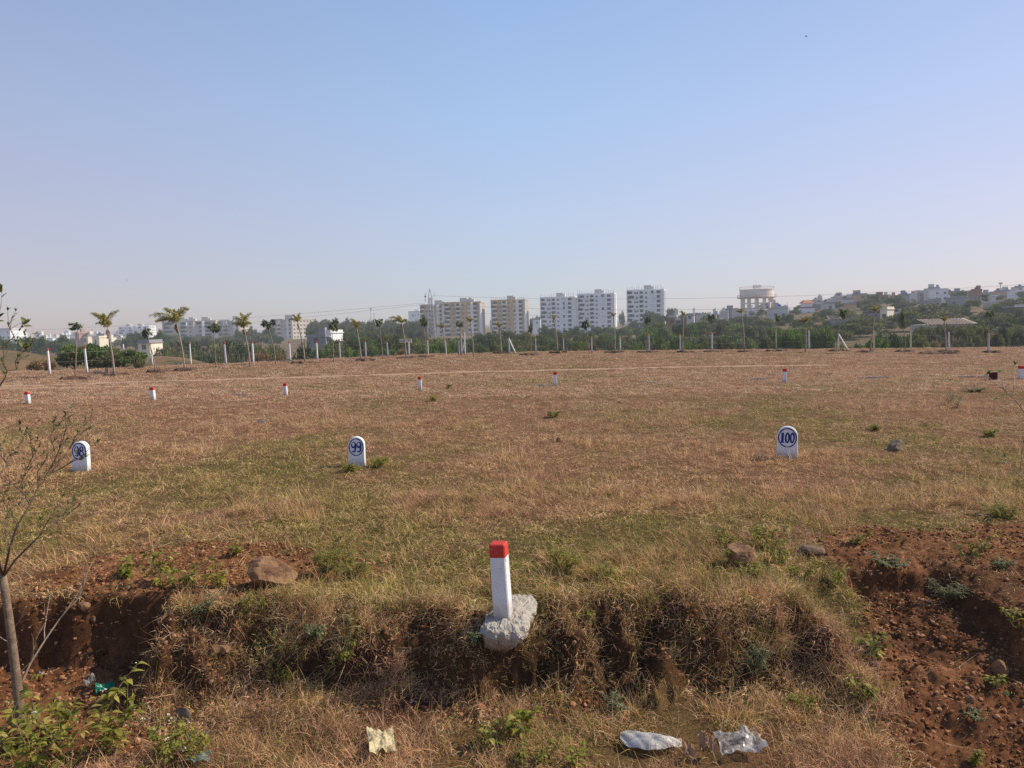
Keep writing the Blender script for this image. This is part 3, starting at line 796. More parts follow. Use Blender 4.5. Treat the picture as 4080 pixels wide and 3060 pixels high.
# beams and slabs lying in the grass
BEAM = surf('weathered_beam', (.30, .25, .20), (.52, .45, .37), 6, .9, 0, .4)
def lying(px, py, lpx, hpx, name, label, cat, ang=0.0, m=None, thick=.12):
    P = hit(px, py); L = size_at(lpx, P); h = max(size_at(hpx, P), .06)
    o = MB(); r = random.Random(px); n = 7
    vs = []; fs = []
    for i in range(n):
        x = (i / (n - 1) - .5) * L; a = thick * r.uniform(.85, 1.1) * .5; hh = h * r.uniform(.85, 1.12)
        if i in (0, n - 1): a *= .8; hh *= .85
        vs += [(x, -a, -.03), (x, a, -.03), (x, a * .93, hh), (x, -a * .93, hh)]
    for i in range(n - 1):
        for k in range(4): fs.append((4 * i + k, 4 * i + 4 + k, 4 * i + 4 + (k + 1) % 4, 4 * i + (k + 1) % 4))
    fs += [(0, 1, 2, 3), tuple(4 * (n - 1) + k for k in (3, 2, 1, 0))]
    o.add(vs, fs)
    return tag(o.build(name, m or BEAM, loc=P, rot=(0, 0, ang)), label, cat, 'beams and slabs lying in the grass')
lying(3475, 1508, 115, 8, 'lying_beam', 'pale concrete beam lying in a small green grass patch on the right', 'beam', .03)
lying(3880, 1504, 120, 8, 'lying_beam', 'long pale beam lying against the dark red block at right', 'beam', -.10)
lying(3028, 1513, 64, 7, 'lying_beam', 'short pale beam lying just left of the sixth small post', 'beam', -.02)
lying(2590, 1527, 62, 6, 'lying_beam', 'thin pale beam half sunk in grass between fifth and sixth small posts', 'beam', -.06)
lying(2160, 1537, 66, 6, 'lying_beam', 'thin grey beam lying just left of the fifth small post', 'beam', .05)
lying(958, 1575, 70, 6, 'lying_beam', 'thin pale stick lying between the second and third small posts', 'beam', .05)
lying(392, 1485, 34, 5, 'lying_slab', 'small white slab lying below the first feathery palm', 'slab', .0)
lying(692, 1453, 70, 5, 'lying_slab', 'long white fallen post lying left of the big palm', 'slab', -.03)
lying(1140, 1441, 55, 6, 'lying_slab', 'pale slab lying at the foot of a fence post near the leaning sapling', 'slab', .1)
lying(1515, 1421, 45, 7, 'lying_slab', 'white fallen fence post tilted in the grass before the dark bush', 'slab', .16)

# ------------------------------------------------------------------ rocks
def rock(px, py, wpx, hpx, seed, name, label, m=ROCKM, flat=None, dep=.8, rot=0.0, group='rocks lying on the ground', cat='rock'):
    P = hit(px, py); W = size_at(wpx, P) / 2; H = size_at(hpx, P)
    vs, fs = pebble(seed, 4, 1.0, .10)
    q = np.array([tuple(v) for v in vs]); nz = .22 * (fbm(q[:, 0] * 1.7 + seed, q[:, 1] * 1.7 + q[:, 2] * 1.3, 1, 4, seed) - .5) + .12 * (fbm(q[:, 0] * 5 + q[:, 2] * 3, q[:, 1] * 5, 1, 3, seed) - .5)
    q = q * (1 + nz[:, None]); vs = [Vector(v) for v in q]
    zs = [v[2] for v in vs]; z0, z1 = min(zs), max(zs); xs = [abs(v[0]) for v in vs]; mx = max(xs)
    mb = MB(); mb.add([(v[0] / mx * W, v[1] / mx * W * dep, (v[2] - z0) / (z1 - z0) * H * 1.25 - H * .25) for v in vs], fs)
    return tag(mb.build(name, m, loc=P, rot=(0, 0, rot)), label, cat, group)
rock(1078, 2332, 212, 122, 12, 'boulder', 'large sandy brown boulder on the left edge of the bank', dep=.7, rot=.3)
rock(2952, 2250, 116, 82, 5, 'rock', 'angular tan rock on the bank edge between green weeds', dep=.8, rot=.6)
rock(3236, 2208, 108, 36, 8, 'rock', 'flat cracked grey brown rock half buried in bare soil at right', GBROWN, rot=.2)
rock(3570, 1794, 92, 42, 9, 'rock', 'dark rock with pale top in the grass right of stone 100', GROCK, rot=.4)
rock(1047, 1690, 46, 22, 10, 'rock', 'small flat stone in dry grass left of stone 99', GROCK)
rock(2226, 1762, 20, 22, 14, 'rock', 'small reddish stone standing in the middle of the field')
rock(2472, 1607, 20, 9, 15, 'rock', 'tiny dark stone in the grass below the fifth small post')
rock(338, 2432, 46, 32, 22, 'rock', 'round brown stone stuck in the wall of the left pit')
rock(372, 2480, 22, 22, 23, 'rock', 'small stone in the pit wall below the round brown stone')
rock(730, 2880, 76, 62, 24, 'rock', 'flat pinkish grey stone standing in soil at lower left', GROCK, dep=.35, rot=-.2)
rock(636, 2735, 24, 28, 25, 'rock', 'pointed orange brown stone on the soil right of the left pit')
rock(650, 2780, 22, 22, 26, 'rock', 'small orange stone just below the pointed one')
rock(855, 2615, 48, 34, 27, 'rock', 'orange brown stone high in the rubble right of the left pit')
rock(905, 2700, 46, 30, 28, 'rock', 'orange brown stone low in the rubble right of the left pit')
rock(3985, 2690, 66, 62, 29, 'rock', 'dark leaning stone in the shaded right gully')
rock(3865, 2800, 38, 30, 30, 'rock', 'flat upright brown chip on the right soil slope')
rock(3490, 2660, 30, 22, 31, 'rock', 'small reddish rock at the top of the right soil slope')
rock(3480, 2780, 44, 20, 32, 'rock', 'flat brown rock beside a broad leaved weed on the soil slope')
rock(3090, 2440, 26, 20, 33, 'rock', 'pale stone in the dark cut below the tan rock')
rock(1105, 2700, 24, 16, 34, 'rock', 'small clod stone in the root covered bank')
# ------------------------------------------------------------------ litter
def crumple(name, px, py, wpx, hpx, seed, m, label, cat, lift=.10, dep=1.0, n=26, fold=1.0, shape=None, rot=0.0):
    P = hit(px, py); W = size_at(wpx, P); D = W * dep
    r = random.Random(seed); mb = MB(); vs = []; fs = []
    o = r.uniform(0, 50)
    gx, gy = np.meshgrid(np.linspace(-1, 1, n), np.linspace(-1, 1, n), indexing='ij')
    z = np.abs(fbm(gx + o, gy, 1.1, 2, seed) - .5) * 1.6 + .45 * np.abs(fbm(gx - o, gy + 4, 3.2, 2, seed + 5) - .5)
    ex = 1 - .22 * fbm(gx * 0 + o, gy, 2.5, 3, seed + 9); ey = 1 - .35 * fbm(gx, gy * 0 + o, 2.0, 3, seed + 11)
    if shape == 'bag':
        ey = np.sqrt(np.clip(1.04 - (gx * .98) ** 2, .03, 1)) * (1 + .10 * np.sin(gx * 7 + 1)) * (.80 - .25 * gx) * (.78 + .5 * fbm(gx * 2.2 + 3, gx * 0, 1, 3, 4)) + .22 * ss(gx, .62, 1); ex = ex * 0 + 1; z = .75 * np.clip(1 - gy ** 2, 0, 1) * np.clip(1.1 - gx ** 2, 0, 1) + .22 * z + .12 * np.abs(np.sin(gx * 6 + gy * 2.5))
    X = gx * W / 2 * ex; Y = gy * D / 2 * ey + (.12 * W * gx * gx if shape == 'bag' else 0)
    Z = z * lift * fold
    c, s_ = math.cos(rot), math.sin(rot)
    for i in range(n):
        for j in range(n):
            x, y = X[i, j] * c - Y[i, j] * s_, X[i, j] * s_ + Y[i, j] * c
            vs.append((x, y, g(P.x + x, P.y + y) - P.z + .05 + Z[i, j]))
    for i in range(n - 1):
        for j in range(n - 1): a = i * n + j; fs.append((a, a + n, a + n + 1, a + 1))
    mb.add(vs, fs)
    return tag(mb.build(name, m, loc=P, smooth=False), label, cat, 'litter thrown on the bank')
def plastic(name, c, alpha=1.0, rough=.35, trans=.25):
    m, nt = new_mat(name)
    d = nd(nt, 'ShaderNodeBsdfPrincipled', Roughness=rough); cc_ = mixc(nt, ramp(nt, noise(nt, 12, 5), [(.35, tuple(v * .8 for v in c)), (.7, c)]), (.30, .20, .12), ramp(nt, noise(nt, 7, 7, .75), [(.52, (0, 0, 0)), (.68, (.75, .75, .75))]))
    nt.links.new(cc_, d.inputs['Base Color'])
    t = nt.nodes.new('ShaderNodeBsdfTranslucent'); t.inputs[0].default_value = c + (1,)
    mx = nt.nodes.new('ShaderNodeMixShader'); mx.inputs[0].default_value = trans; nt.links.new(d.outputs[0], mx.inputs[1]); nt.links.new(t.outputs[0], mx.inputs[2])
    o = mx
    if alpha < 1:
        tr = nt.nodes.new('ShaderNodeBsdfTransparent'); o = nt.nodes.new('ShaderNodeMixShader'); 
        f = ramp(nt, noise(nt, 9, 4), [(.4, (alpha * .7,) * 3), (.6, (1, 1, 1))])
        nt.links.new(f, o.inputs[0]); nt.links.new(tr.outputs[0], o.inputs[1]); nt.links.new(mx.outputs[0], o.inputs[2])
    finish(m, o.outputs[0], 0)
    return m
PW = plastic('white_plastic', (.66, .65, .62), 1, .45); PCL = plastic('clear_plastic', (.62, .60, .58), .30, .2)
PY_ = plastic('yellowed_plastic', (.78, .70, .42), 1, .6, .2); PG = plastic('green_plastic', (.0, .22, .14), 1, .35, .2); PBR = plastic('brown_paper', (.42, .25, .16), 1, .8, .1)
PT_ = plastic('teal_plastic', (.28, .42, .38), .5, .5); PGR = plastic('grey_plastic', (.34, .32, .31), 1, .5)
crumple('plastic_bag', 2592, 2985, 245, 80, 3, PW, 'white plastic bag lying flat in the dry grass at bottom', 'plastic bag', .085, .50, shape='bag', rot=-.22)
crumple('plastic_wrapper', 2945, 2985, 195, 120, 6, PCL, 'torn transparent wrapper crumpled right of the white bag', 'wrapper', .15, 1.0)
crumple('paper_scrap', 2822, 3022, 72, 70, 8, PBR, 'crumpled brown paper between white bag and transparent wrapper', 'paper', .26, .8, n=14)
crumple('paper_scrap', 2742, 3040, 60, 44, 9, PBR, 'smaller brown scrap just left of the crumpled brown paper', 'paper', .16, .8, n=12)
crumple('rag', 1522, 2985, 118, 150, 12, PY_, 'crumpled pale yellow rag in grass at bottom centre left', 'rag', .10, 1.5, rot=.25)
crumple('plastic_scrap', 420, 2765, 76, 40, 14, PG, 'bright green plastic scrap on the soil below the left pit', 'plastic scrap', .14, .6, n=12, rot=.6)
crumple('plastic_scrap', 360, 2745, 44, 40, 15, PGR, 'grey scrap of plastic beside the bright green one', 'plastic scrap', .12, .6, n=12, rot=.9)
crumple('plastic_scrap', 795, 3052, 110, 50, 16, PT_, 'pale teal plastic sheet half hidden in grass at lower left', 'plastic scrap', .08, .5, n=16)
crumple('plastic_scrap', 1808, 1447, 26, 14, 17, PW, 'small white plastic scrap in the middle field before the fence', 'plastic scrap', .3, .5, n=8)

# ------------------------------------------------------------------ low weeds
WL = leafmat('weed_leaf', [(0, (.08, .10, .018)), (.35, (.18, .20, .035)), (.7, (.33, .32, .06)), (1, (.50, .43, .12))], trans=.42)
WLG = leafmat('grey_weed_leaf', [(0, (.07, .095, .045)), (.5, (.145, .175, .085)), (1, (.26, .28, .15))], trans=.3)
WLY = leafmat('yellow_weed_leaf', [(0, (.13, .15, .025)), (.5, (.30, .30, .06)), (.8, (.50, .44, .10)), (1, (.56, .40, .14))], trans=.5)
STEM = surf('weed_stem', (.16, .15, .05), (.30, .24, .11), 10, .8)
PETAL = surf('white_petals', (.62, .62, .52), (.80, .80, .72), 30, .7)
def weed_mesh(kind, seed, H, lk=1.0):
    """returns (stem builder, leaf builder, flower builder)"""
    r = random.Random(seed); st, lf, fl = MB(), MB(), MB()
    def branch(p0, d, L, rad, depth):
        pts = [p0]; d = d.normalized(); seg = 5
        for k in range(seg):
            d = (d + Vector((r.gauss(0, .16), r.gauss(0, .16), .05 if kind != 'creep' else -.02))).normalized(); pts.append(pts[-1] + d * (L / seg))
        st.tube(pts, [rad * (1 - .7 * i / seg) for i in range(seg + 1)], 5)
        for i in range(1, seg + 1):
            nl = {'broad': 2, 'small': 3, 'feather': 5, 'creep': 3, 'tall': 2}[kind]
            for _ in range(nl):
                if r.random() < .12: continue
                az = r.uniform(0, 2 * PI); e = r.uniform(-.15, .8)
                ld = Vector((math.cos(az) * math.cos(e), math.sin(az) * math.cos(e), math.sin(e)))
                sz = {'broad': (.066, .047), 'small': (.036, .025), 'feather': (.05, .009), 'creep': (.032, .022), 'tall': (.06, .03)}[kind]
                f = r.uniform(.45, 1.4) * lk; lf.rnd = min(1, max(0, r.gauss(.5, .25)))
                q = pts[i] + (pts[i - 1] - pts[i]) * r.random()
                st.tube([q, q + ld * sz[0] * .3], .0018, 3, False)
                lf.leaf(q + ld * sz[0] * .3, ld, Vector((0, 0, 1)), sz[0] * f, sz[1] * f * r.uniform(.7, 1.1), .3, r.uniform(.3, .95))
        if depth > 0:
            for _ in range({'broad': 1, 'small': 3, 'feather': 3, 'creep': 3, 'tall': 1}[kind]):
                q = pts[r.randint(1, seg - 1)]; az = r.uniform(0, 2 * PI)
                branch(q, d * .7 + Vector((math.cos(az), math.sin(az), .25)) * .8, L * r.uniform(.4, .65), rad * .6, depth - 1)
        elif r.random() < .5:
            tip = pts[-1]
            for _ in range(9):
                v = Vector((r.gauss(0, 1), r.gauss(0, 1), abs(r.gauss(0, 1)))).normalized() * .013
                fl.card(tip + v, v.normalized() + Vector((0, 0, .4)), Vector((1, .3, 0)), .014, .009)
    n = {'broad': 5, 'small': 4, 'feather': 6, 'creep': 6, 'tall': 3}[kind]
    for _ in range(n):
        az = r.uniform(0, 2 * PI); sp = {'broad': .5, 'small': .7, 'feather': .6, 'creep': 1.6, 'tall': .35}[kind]
        branch(Vector((r.gauss(0, .03), r.gauss(0, .03), -.02)), Vector((math.cos(az) * sp, math.sin(az) * sp, 1)), H * r.uniform(.6, 1.0), .006 if kind != 'creep' else .003, 1)
    return st, lf, fl
WEEDS = {}
def weed(px, py, hpx, kind, seed, label, mat=None, flower=False, cat='weed', wide=1.0, name='weed', group='green weeds growing on the bank'):
    P = hit(px, py); H = size_at(hpx, P)
    t = thing(name, label, cat, P, seed * 1.7, group)
    st, lf, fl = weed_mesh(kind, seed, max(H, .12), max(.55, min(1.15, (H / .34) ** .45)) * (1.35 if P.y > 12 else 1))
    a, b, c = st.mesh('stem', STEM), lf.mesh('leaves', mat or WL), fl.mesh('blossoms', PETAL) if flower and fl.v else None
    scl = (wide, wide, 1)
    link('stem', a, t, scale=scl); link('leaves', b, t, scale=scl)
    if c: link('blossoms', c, t, scale=scl)
    return t
weed(120, 3080, 330, 'broad', 1, 'tall leafy weed with broad leaves in the bottom left corner', WLY, True, 'weed', 1.0)
weed(290, 3060, 360, 'broad', 2, 'leafy weed with pale flower heads right of the sapling foot', WLY, True)
weed(430, 2990, 230, 'broad', 3, 'yellowing leafy weed with drooping leaves below the green scrap', WLY, True)
weed(200, 2960, 250, 'broad', 4, 'yellow green weed with flower heads just right of the sapling trunk', WLY, True)
weed(40, 2990, 190, 'broad', 5, 'big leaved weed at the left frame edge below the sapling', WL)
weed(480, 2960, 330, 'tall', 6, 'tall thin weed stalk with a few drooping leaves beside the green scrap', WLY)
weed(655, 3030, 210, 'small', 7, 'bushy dark green weed left of the pinkish flat stone', WL, True)
weed(770, 3040, 150, 'small', 8, 'low flowering weed below the pinkish flat stone', WLY, True)
weed(640, 2330, 150, 'broad', 9, 'broad leaved weed on the bare left patch, largest there', WL)
weed(505, 2300, 90, 'broad', 10, 'small broad leaved weed at the left of the bare patch', WL)
weed(735, 2350, 130, 'broad', 11, 'spindly weed on the bare patch left of the boulder', WL)
weed(870, 2330, 100, 'broad', 12, 'little weed just left of the large boulder', WLY)
weed(925, 2215, 70, 'small', 13, 'small bushy weed behind the boulder on the bare patch', WL)
weed(800, 2480, 110, 'small', 14, 'grey green weed hanging on the bank below the boulder', WLG)
weed(990, 2440, 90, 'small', 15, 'yellow green weed on the bank right below the boulder', WLY)
weed(1255, 2540, 110, 'small', 16, 'narrow leaved weed on the root covered bank, left centre', WLG)
weed(1400, 2620, 70, 'small', 17, 'tiny bright weed in the bank between boulder and near post', WL)
weed(1150, 2735, 90, 'feather', 18, 'yellow green weed low on the bank, left centre', WLY)
weed(2080, 2930, 150, 'broad', 19, 'bright broad leaved weed below the concrete footing', WL)
weed(1945, 2985, 110, 'broad', 20, 'smaller broad leaved weed left of the bright one below the footing', WL)
weed(2065, 3030, 80, 'small', 21, 'small weed at the bottom edge below the footing', WL)
weed(2180, 3015, 90, 'small', 22, 'small leafy weed at the bottom edge left of the white bag', WL)
weed(2290, 3060, 150, 'tall', 23, 'thin stalk with few leaves at bottom edge left of the white bag', WL)
weed(2450, 2830, 80, 'small', 24, 'white flowering weed at the foot of the bank', WLG, True)
weed(1895, 2560, 70, 'small', 25, 'little weed clinging left of the concrete footing', WLG)
weed(3000, 2680, 130, 'feather', 26, 'feathery green weed in the dark cut at right', WLG)
weed(2310, 2490, 70, 'small', 27, 'small green clump on the bank right of the footing', WL)
weed(2910, 2170, 110, 'small', 28, 'bushy weed behind the tan rock', WL)
weed(3060, 2190, 150, 'small', 29, 'tall bright bushy weed right of the tan rock, largest', WL, wide=1.2)
weed(3000, 2290, 90, 'creep', 30, 'spreading bright weed in front of the tan rock', WL, wide=1.3)
weed(3130, 2260, 110, 'small', 31, 'bright leafy weed right of the tan rock, nearer the cut', WL)
weed(3190, 2300, 80, 'small', 45, 'yellow green weed left of the right soil slope', WLY)
weed(3320, 2340, 130, 'small', 32, 'leafy yellow green weed at the head of the right soil slope', WLY)
weed(3420, 2170, 70, 'small', 33, 'small green weed on the upper edge of the right bare soil', WL)
weed(3545, 2245, 55, 'creep', 34, 'low creeping grey green weed on the right bare soil', WLG, wide=1.5)
weed(3870, 2220, 120, 'small', 35, 'upright bushy yellow green weed on the right bare soil', WL)
weed(3975, 2255, 50, 'creep', 36, 'low grey weed right of the upright bushy weed', WLG, wide=1.3)
weed(3810, 2395, 90, 'feather', 37, 'dense grey green weed hanging over the right gully', WLG, wide=1.3)
weed(4050, 2490, 100, 'small', 38, 'yellow green weed at right frame edge over the gully', WLY)
weed(3470, 2620, 110, 'broad', 39, 'bright young weed on the grassy side of the right soil slope', WL)
weed(3440, 2800, 100, 'broad', 40, 'broad leaved weed at the foot of the grassy bank on the soil', WL)
weed(3965, 2725, 45, 'broad', 41, 'small rosette weed low on the right soil slope', WL)
weed(3880, 2860, 60, 'creep', 42, 'pale creeping weed on the lower right soil slope', WLG)
weed(4010, 2770, 40, 'creep', 43, 'tiny creeping weed beside the rosette weed', WLG)
weed(3190, 2830, 90, 'small', 44, 'leafy weed in the grass right of the dark cut', WL)
weed(3880, 3040, 70, 'small', 46, 'small weed at the bottom right corner on soil', WLY)
weed(1290, 2270, 120, 'feather', 61, 'lush green clump just right of the large boulder', WL, wide=1.3)
weed(1395, 2300, 110, 'feather', 62, 'green clump between the boulder and the near post, on the bank top', WL, wide=1.3)
weed(1350, 2200, 90, 'small', 63, 'leafy green weed behind the clumps right of the boulder', WL)
weed(2240, 2300, 120, 'feather', 64, 'yellow green clump on the bank top right of the near post', WLY, wide=1.4)
weed(2420, 2330, 100, 'feather', 65, 'yellow green clump on the bank top, midway to the tan rock', WLY, wide=1.4)
# green clumps out in the field
weed(1500, 1862, 48, 'feather', 47, 'green leafy clump growing right beside stone 99', WLY, wide=1.4)
weed(1398, 1878, 40, 'feather', 48, 'green leafy clump in front of stone 99', WLY, wide=1.4)
weed(1730, 1600, 36, 'feather', 49, 'olive clump of weeds below the fourth small post', WLY, wide=1.3)
weed(1785, 1548, 26, 'small', 50, 'small pale green plant right of the fourth small post', WL)
weed(3880, 1560, 34, 'creep', 51, 'pale green low weed below the long beam at right', WLG, wide=1.8)
weed(3780, 1615, 62, 'tall', 52, 'dark upright weed stalk in the right of the field', WLG)
weed(3815, 1625, 50, 'tall', 53, 'thinner weed stalk beside the dark upright one', WLG)
weed(2205, 1665, 36, 'feather', 54, 'green tuft in the middle of the field', WL, wide=1.4)
weed(3490, 1715, 28, 'feather', 55, 'green tuft right of and above stone 100', WL, wide=1.4)
weed(3940, 1740, 43, 'feather', 56, 'green tuft at right, above the dark grass clump', WL, wide=1.3)
weed(3990, 2060, 79, 'feather', 57, 'large green tuft at the right frame edge of the field', WL, wide=1.5)
# ------------------------------------------------------------------ thin sapling at the left edge
def px_path(pts, y):
    if not hasattr(y, '__len__'): y = [y] * len(pts)
    return [at_y(p[0], p[1], q) for p, q in zip(pts, y)]
LEAFS = leafmat('sapling_leaf', [(0, (.05, .07, .022)), (.5, (.13, .155, .05)), (1, (.27, .27, .10))], trans=.35)
B0 = hit(85, 2890)
t = thing('sapling', 'thin young tree with bare twigs and few leaves at the left frame edge', 'tree', B0)
def loc(pts): return [p - B0 for p in pts]
mb = MB(); yb = B0.y
mb.tube(loc([at_y(86, 2960, yb)] + px_path([(84, 2890), (72, 2760), (55, 2620), (38, 2480), (22, 2370), (10, 2290)], yb)), [.047, .044, .042, .040, .037, .036, .034], 10)
mb.build('trunk', BARK, t, smooth=True)
limbs = [
 ([(12, 2300), (40, 2180), (69, 2094), (120, 2011), (152, 1942), (221, 1863), (277, 1790), (341, 1670)], .017, .003),
 ([(12, 2300), (60, 2232), (157, 2135), (230, 2071), (258, 2039), (300, 1993)], .012, .002),
 ([(10, 2290), (-60, 2050), (-30, 1940), (0, 1891), (28, 1850), (60, 1799), (74, 1744), (81, 1684)], .016, .002),
 ([(10, 2290), (-40, 2120), (-110, 1900), (-120, 1700), (-60, 1600), (0, 1536), (19, 1507), (28, 1479), (66, 1472), (76, 1438), (92, 1403), (98, 1381)], .02, .003),
 ([(-110, 1900), (-150, 1650), (-120, 1500), (-60, 1430), (0, 1387), (19, 1371), (57, 1343), (85, 1311), (104, 1286)], .016, .003),
 ([(-150, 1650), (-170, 1450), (-80, 1340), (-10, 1280), (3, 1222), (6, 1190), (5, 1150)], .014, .003),
]
twigs = [[(120, 2011), (92, 1965), (88, 1919), (106, 1868)], [(175, 1910), (221, 1827), (249, 1757), (272, 1670)], [(230, 1873), (295, 1836), (350, 1813)],
 [(69, 2094), (30, 2030), (10, 1990), (-10, 1960)], [(92, 1965), (50, 1930), (20, 1935)], [(152, 1942), (150, 1880), (185, 1830), (190, 1760), (240, 1690)], [(157, 2135), (200, 2060), (270, 2030)],
 [(40, 2180), (20, 2120), (15, 2080), (40, 2030)], [(221, 1863), (220, 1800), (200, 1740), (225, 1690)], [(277, 1790), (300, 1740), (360, 1700)], [(28, 1850), (0, 1810), (6, 1770)], [(60, 1799), (90, 1760), (100, 1720)],
 [(66, 1472), (60, 1440), (75, 1420)], [(28, 1479), (12, 1450), (4, 1430)], [(57, 1343), (40, 1310), (30, 1290)], [(230, 2071), (270, 2050), (320, 2010)], [(106, 1868), (130, 1820), (125, 1780)], [(92, 1403), (110, 1390), (122, 1380)]]
tw = MB(); lf = MB(); rr = random.Random(5)
for pts, r0_, r1_ in limbs:
    P = loc(px_path(pts, [yb - .15 * math.sin(i * .9) for i in range(len(pts))]))
    lb = MB(); lb.tube(P, [(.75 if r0_ > .013 else .9) * r0_ + (r1_ - r0_) * i / (len(P) - 1) for i in range(len(P))], 6); lb.build('branch', TWIG, t, smooth=True)
def leaves_on(lf, P, dens, L, Wd, r, tip=1):
    for i in range(1, len(P)):
        d = (P[i] - P[i - 1])
        for _ in range(int(dens * d.length + r.random())):
            q = P[i - 1] + d * r.random(); az = r.uniform(0, 6.28)
            ld = d.normalized() * .6 + Vector((math.cos(az), math.sin(az) * .8, r.uniform(-.2, .8)))
            lf.rnd = r.random(); f = r.uniform(.6, 1.2); lf.leaf(q, ld, Vector((rr.gauss(0, .4), -.5, 1)), L * f, Wd * f, .25, .15)
    for _ in range(3 * tip):
        lf.rnd = r.random(); d = (P[-1] - P[-2]).normalized()
        lf.leaf(P[-1] - d * r.uniform(0, .04), d + Vector((r.gauss(0, .7), r.gauss(0, .5), r.gauss(.2, .5))), Vector((0, -.6, 1)), L * 1.15, Wd * 1.15, .2, .1)
for k, pts in enumerate(twigs):
    P = loc(px_path(pts, [yb - .1 + .18 * math.sin(k * 1.7 + i) for i in range(len(pts))])); tw = MB()
    tw.tube(P, [.005, .004, .003, .002, .0015][:len(P)], 4)
    for i in range(1, len(P)):      # fine side twigs
        for _ in range(2):
            q = P[i - 1].lerp(P[i], rr.random()); e = q + Vector((rr.uniform(-.02, .16), rr.gauss(0, .06), rr.uniform(.04, .2)))
            tw.tube([q, q.lerp(e, .5) + Vector((0, 0, .02)), e], [.0025, .002, .001], 3); leaves_on(lf, [q, e], 10, .030, .013, rr)
    tw.build('twig', TWIG, t)
    leaves_on(lf, P, 9, .034, .015, rr)
for pts, a, b_ in limbs[:3]: leaves_on(lf, loc(px_path(pts[-5:], yb)), 7, .036, .016, rr)
for pts, a, b_ in limbs[3:]: leaves_on(lf, loc(px_path(pts[-6:], yb)), 9, .062, .036, rr, 2)
lf.build('leaves', LEAFS, t)
# leafless dry stalk beside it
D0 = hit(60, 2720); t = thing('dry_shrub', 'leafless pale dry stalk standing just right of the sapling trunk', 'shrub', D0)
mb = MB(); rr = random.Random(8)
def dry(p, d, L, rad, dep):
    pts = [p]; d = d.normalized()
    for i in range(4):
        d = (d + Vector((rr.gauss(0, .2), rr.gauss(0, .2), .12))).normalized(); pts.append(pts[-1] + d * L / 4)
    mb.tube(pts, [rad, rad * .85, rad * .7, rad * .55, rad * .4], 5)
    if dep:
        for i in (1, 2, 3, 4):
            if rr.random() < .8: dry(pts[i], d + Vector((rr.uniform(-1, 1), rr.gauss(0, .5), .2)), L * rr.uniform(.35, .6), rad * .5, dep - 1)
dry(Vector((0.05, 0, -.05)), Vector((.25, 0, 1)), .95, .011, 2); dry(Vector((0, .05, -.05)), Vector((-.15, 0, 1)), .6, .008, 2)
mb.build('stalk', DRYTWIG, t)
# shrub standing just outside the right edge, twigs reaching in
S0 = hit(4180, 2330); yb = 8.0
t = thing('bare_shrub', 'nearly leafless shrub reaching in at the right frame edge', 'shrub', Vector((at_y(4190, 2300, yb).x, yb, 0)))
S0 = t.location.copy(); S0.z = g(S0.x, S0.y); t.location = S0
mb = MB(); lf = MB(); rr = random.Random(3)
main = [[(4190, 2310), (4170, 2000), (4120, 1760), (4080, 1640), (4048, 1596), (4000, 1551), (3965, 1529), (3930, 1491)], [(4120, 1760), (4085, 1660), (4055, 1627), (4020, 1612), (3952, 1593)],
 [(4170, 2000), (4110, 1930), (4064, 1881), (4040, 1847), (3996, 1817)], [(4120, 1950), (4060, 1890), (4010, 1850), (3985, 1840)], [(4032, 1577), (4040, 1540), (4042, 1500), (4044, 1450)], [(4000, 1551), (3990, 1510), (3975, 1480)],
 [(4150, 1880), (4080, 1790), (4050, 1740), (4010, 1700), (3970, 1660)], [(4180, 2150), (4120, 2080), (4080, 2030), (4040, 2010)], [(4064, 1881), (4072, 1800), (4078, 1760)]]
for k, pts in enumerate(main):
    P = [p - S0 for p in px_path(pts, [yb + .15 * math.sin(i + k) for i in range(len(pts))])]
    a = .014 if k == 0 else .006
    mb.tube(P, [a * (1 - .85 * i / (len(P) - 1)) for i in range(len(P))], 5); leaves_on(lf, P[1:], 4, .05, .022, rr)
mb.build('stems', DRYTWIG, t); lf.build('leaves', LEAFS, t)

# ------------------------------------------------------------------ fence posts along the far side
FWHITE = paint('fence_whitewash', (.84, .83, .80), haze=LH, z1=.5); FRED = paint('fence_red', (.50, .075, .05), haze=LH, z1=-9, z0=-10); FYEL = paint('fence_yellow', (.72, .48, .07), haze=LH, z1=-9, z0=-10); FGREY = paint('fence_grey', (.26, .26, .27), haze=LH); FALLY = paint('fence_pale_yellow', (.70, .66, .34), haze=LH)
posts = [(199, 1490, 1387, 'R'), (347, 1486, 1379, 'R'), (496, 1462, 1371, 'W'), (608, 1455, 1365, 'R'), (761, 1452, 1364, 'R'), (901, 1452, 1363, 'R'), (1010, 1447, 1360, 'R'), (1157, 1439, 1360, 'R'), (1265, 1434, 1358, 'R'), (1357, 1426, 1358, 'R'),
 (1459, 1427, 1355, 'R'), (1546, 1422, 1355, 'R'), (1631, 1419, 1353, 'R'), (1707, 1411, 1351, 'R'), (1780, 1406, 1349, 'R'), (1828, 1411, 1358, 'G'), (1838, 1410, 1330, 'G'), (1853, 1411, 1324, 'W'), (2030, 1409, 1342, 'Y'), (2136, 1407, 1342, 'Y'), (2247, 1404, 1342, 'Y'), (2359, 1407, 1341, 'Y'),
 (2472, 1402, 1339, 'Y'), (2588, 1403, 1331, 'Y'), (2711, 1403, 1331, 'Y'), (2838, 1402, 1328, 'W'), (3095, 1392, 1314, 'W'), (3225, 1392, 1316, 'W'), (3342, 1395, 1319, 'O'), (3483, 1395, 1316, 'A'), (3629, 1397, 1318, 'A'), (3783, 1395, 1322, 'W'), (3938, 1404, 1328, 'W')]
ordn = ['first', 'second', 'third', 'fourth', 'fifth', 'sixth', 'seventh', 'eighth', 'ninth', 'tenth', 'eleventh', 'twelfth', 'thirteenth', 'fourteenth', 'fifteenth', 'sixteenth']
cnt = {}
FPOS = []
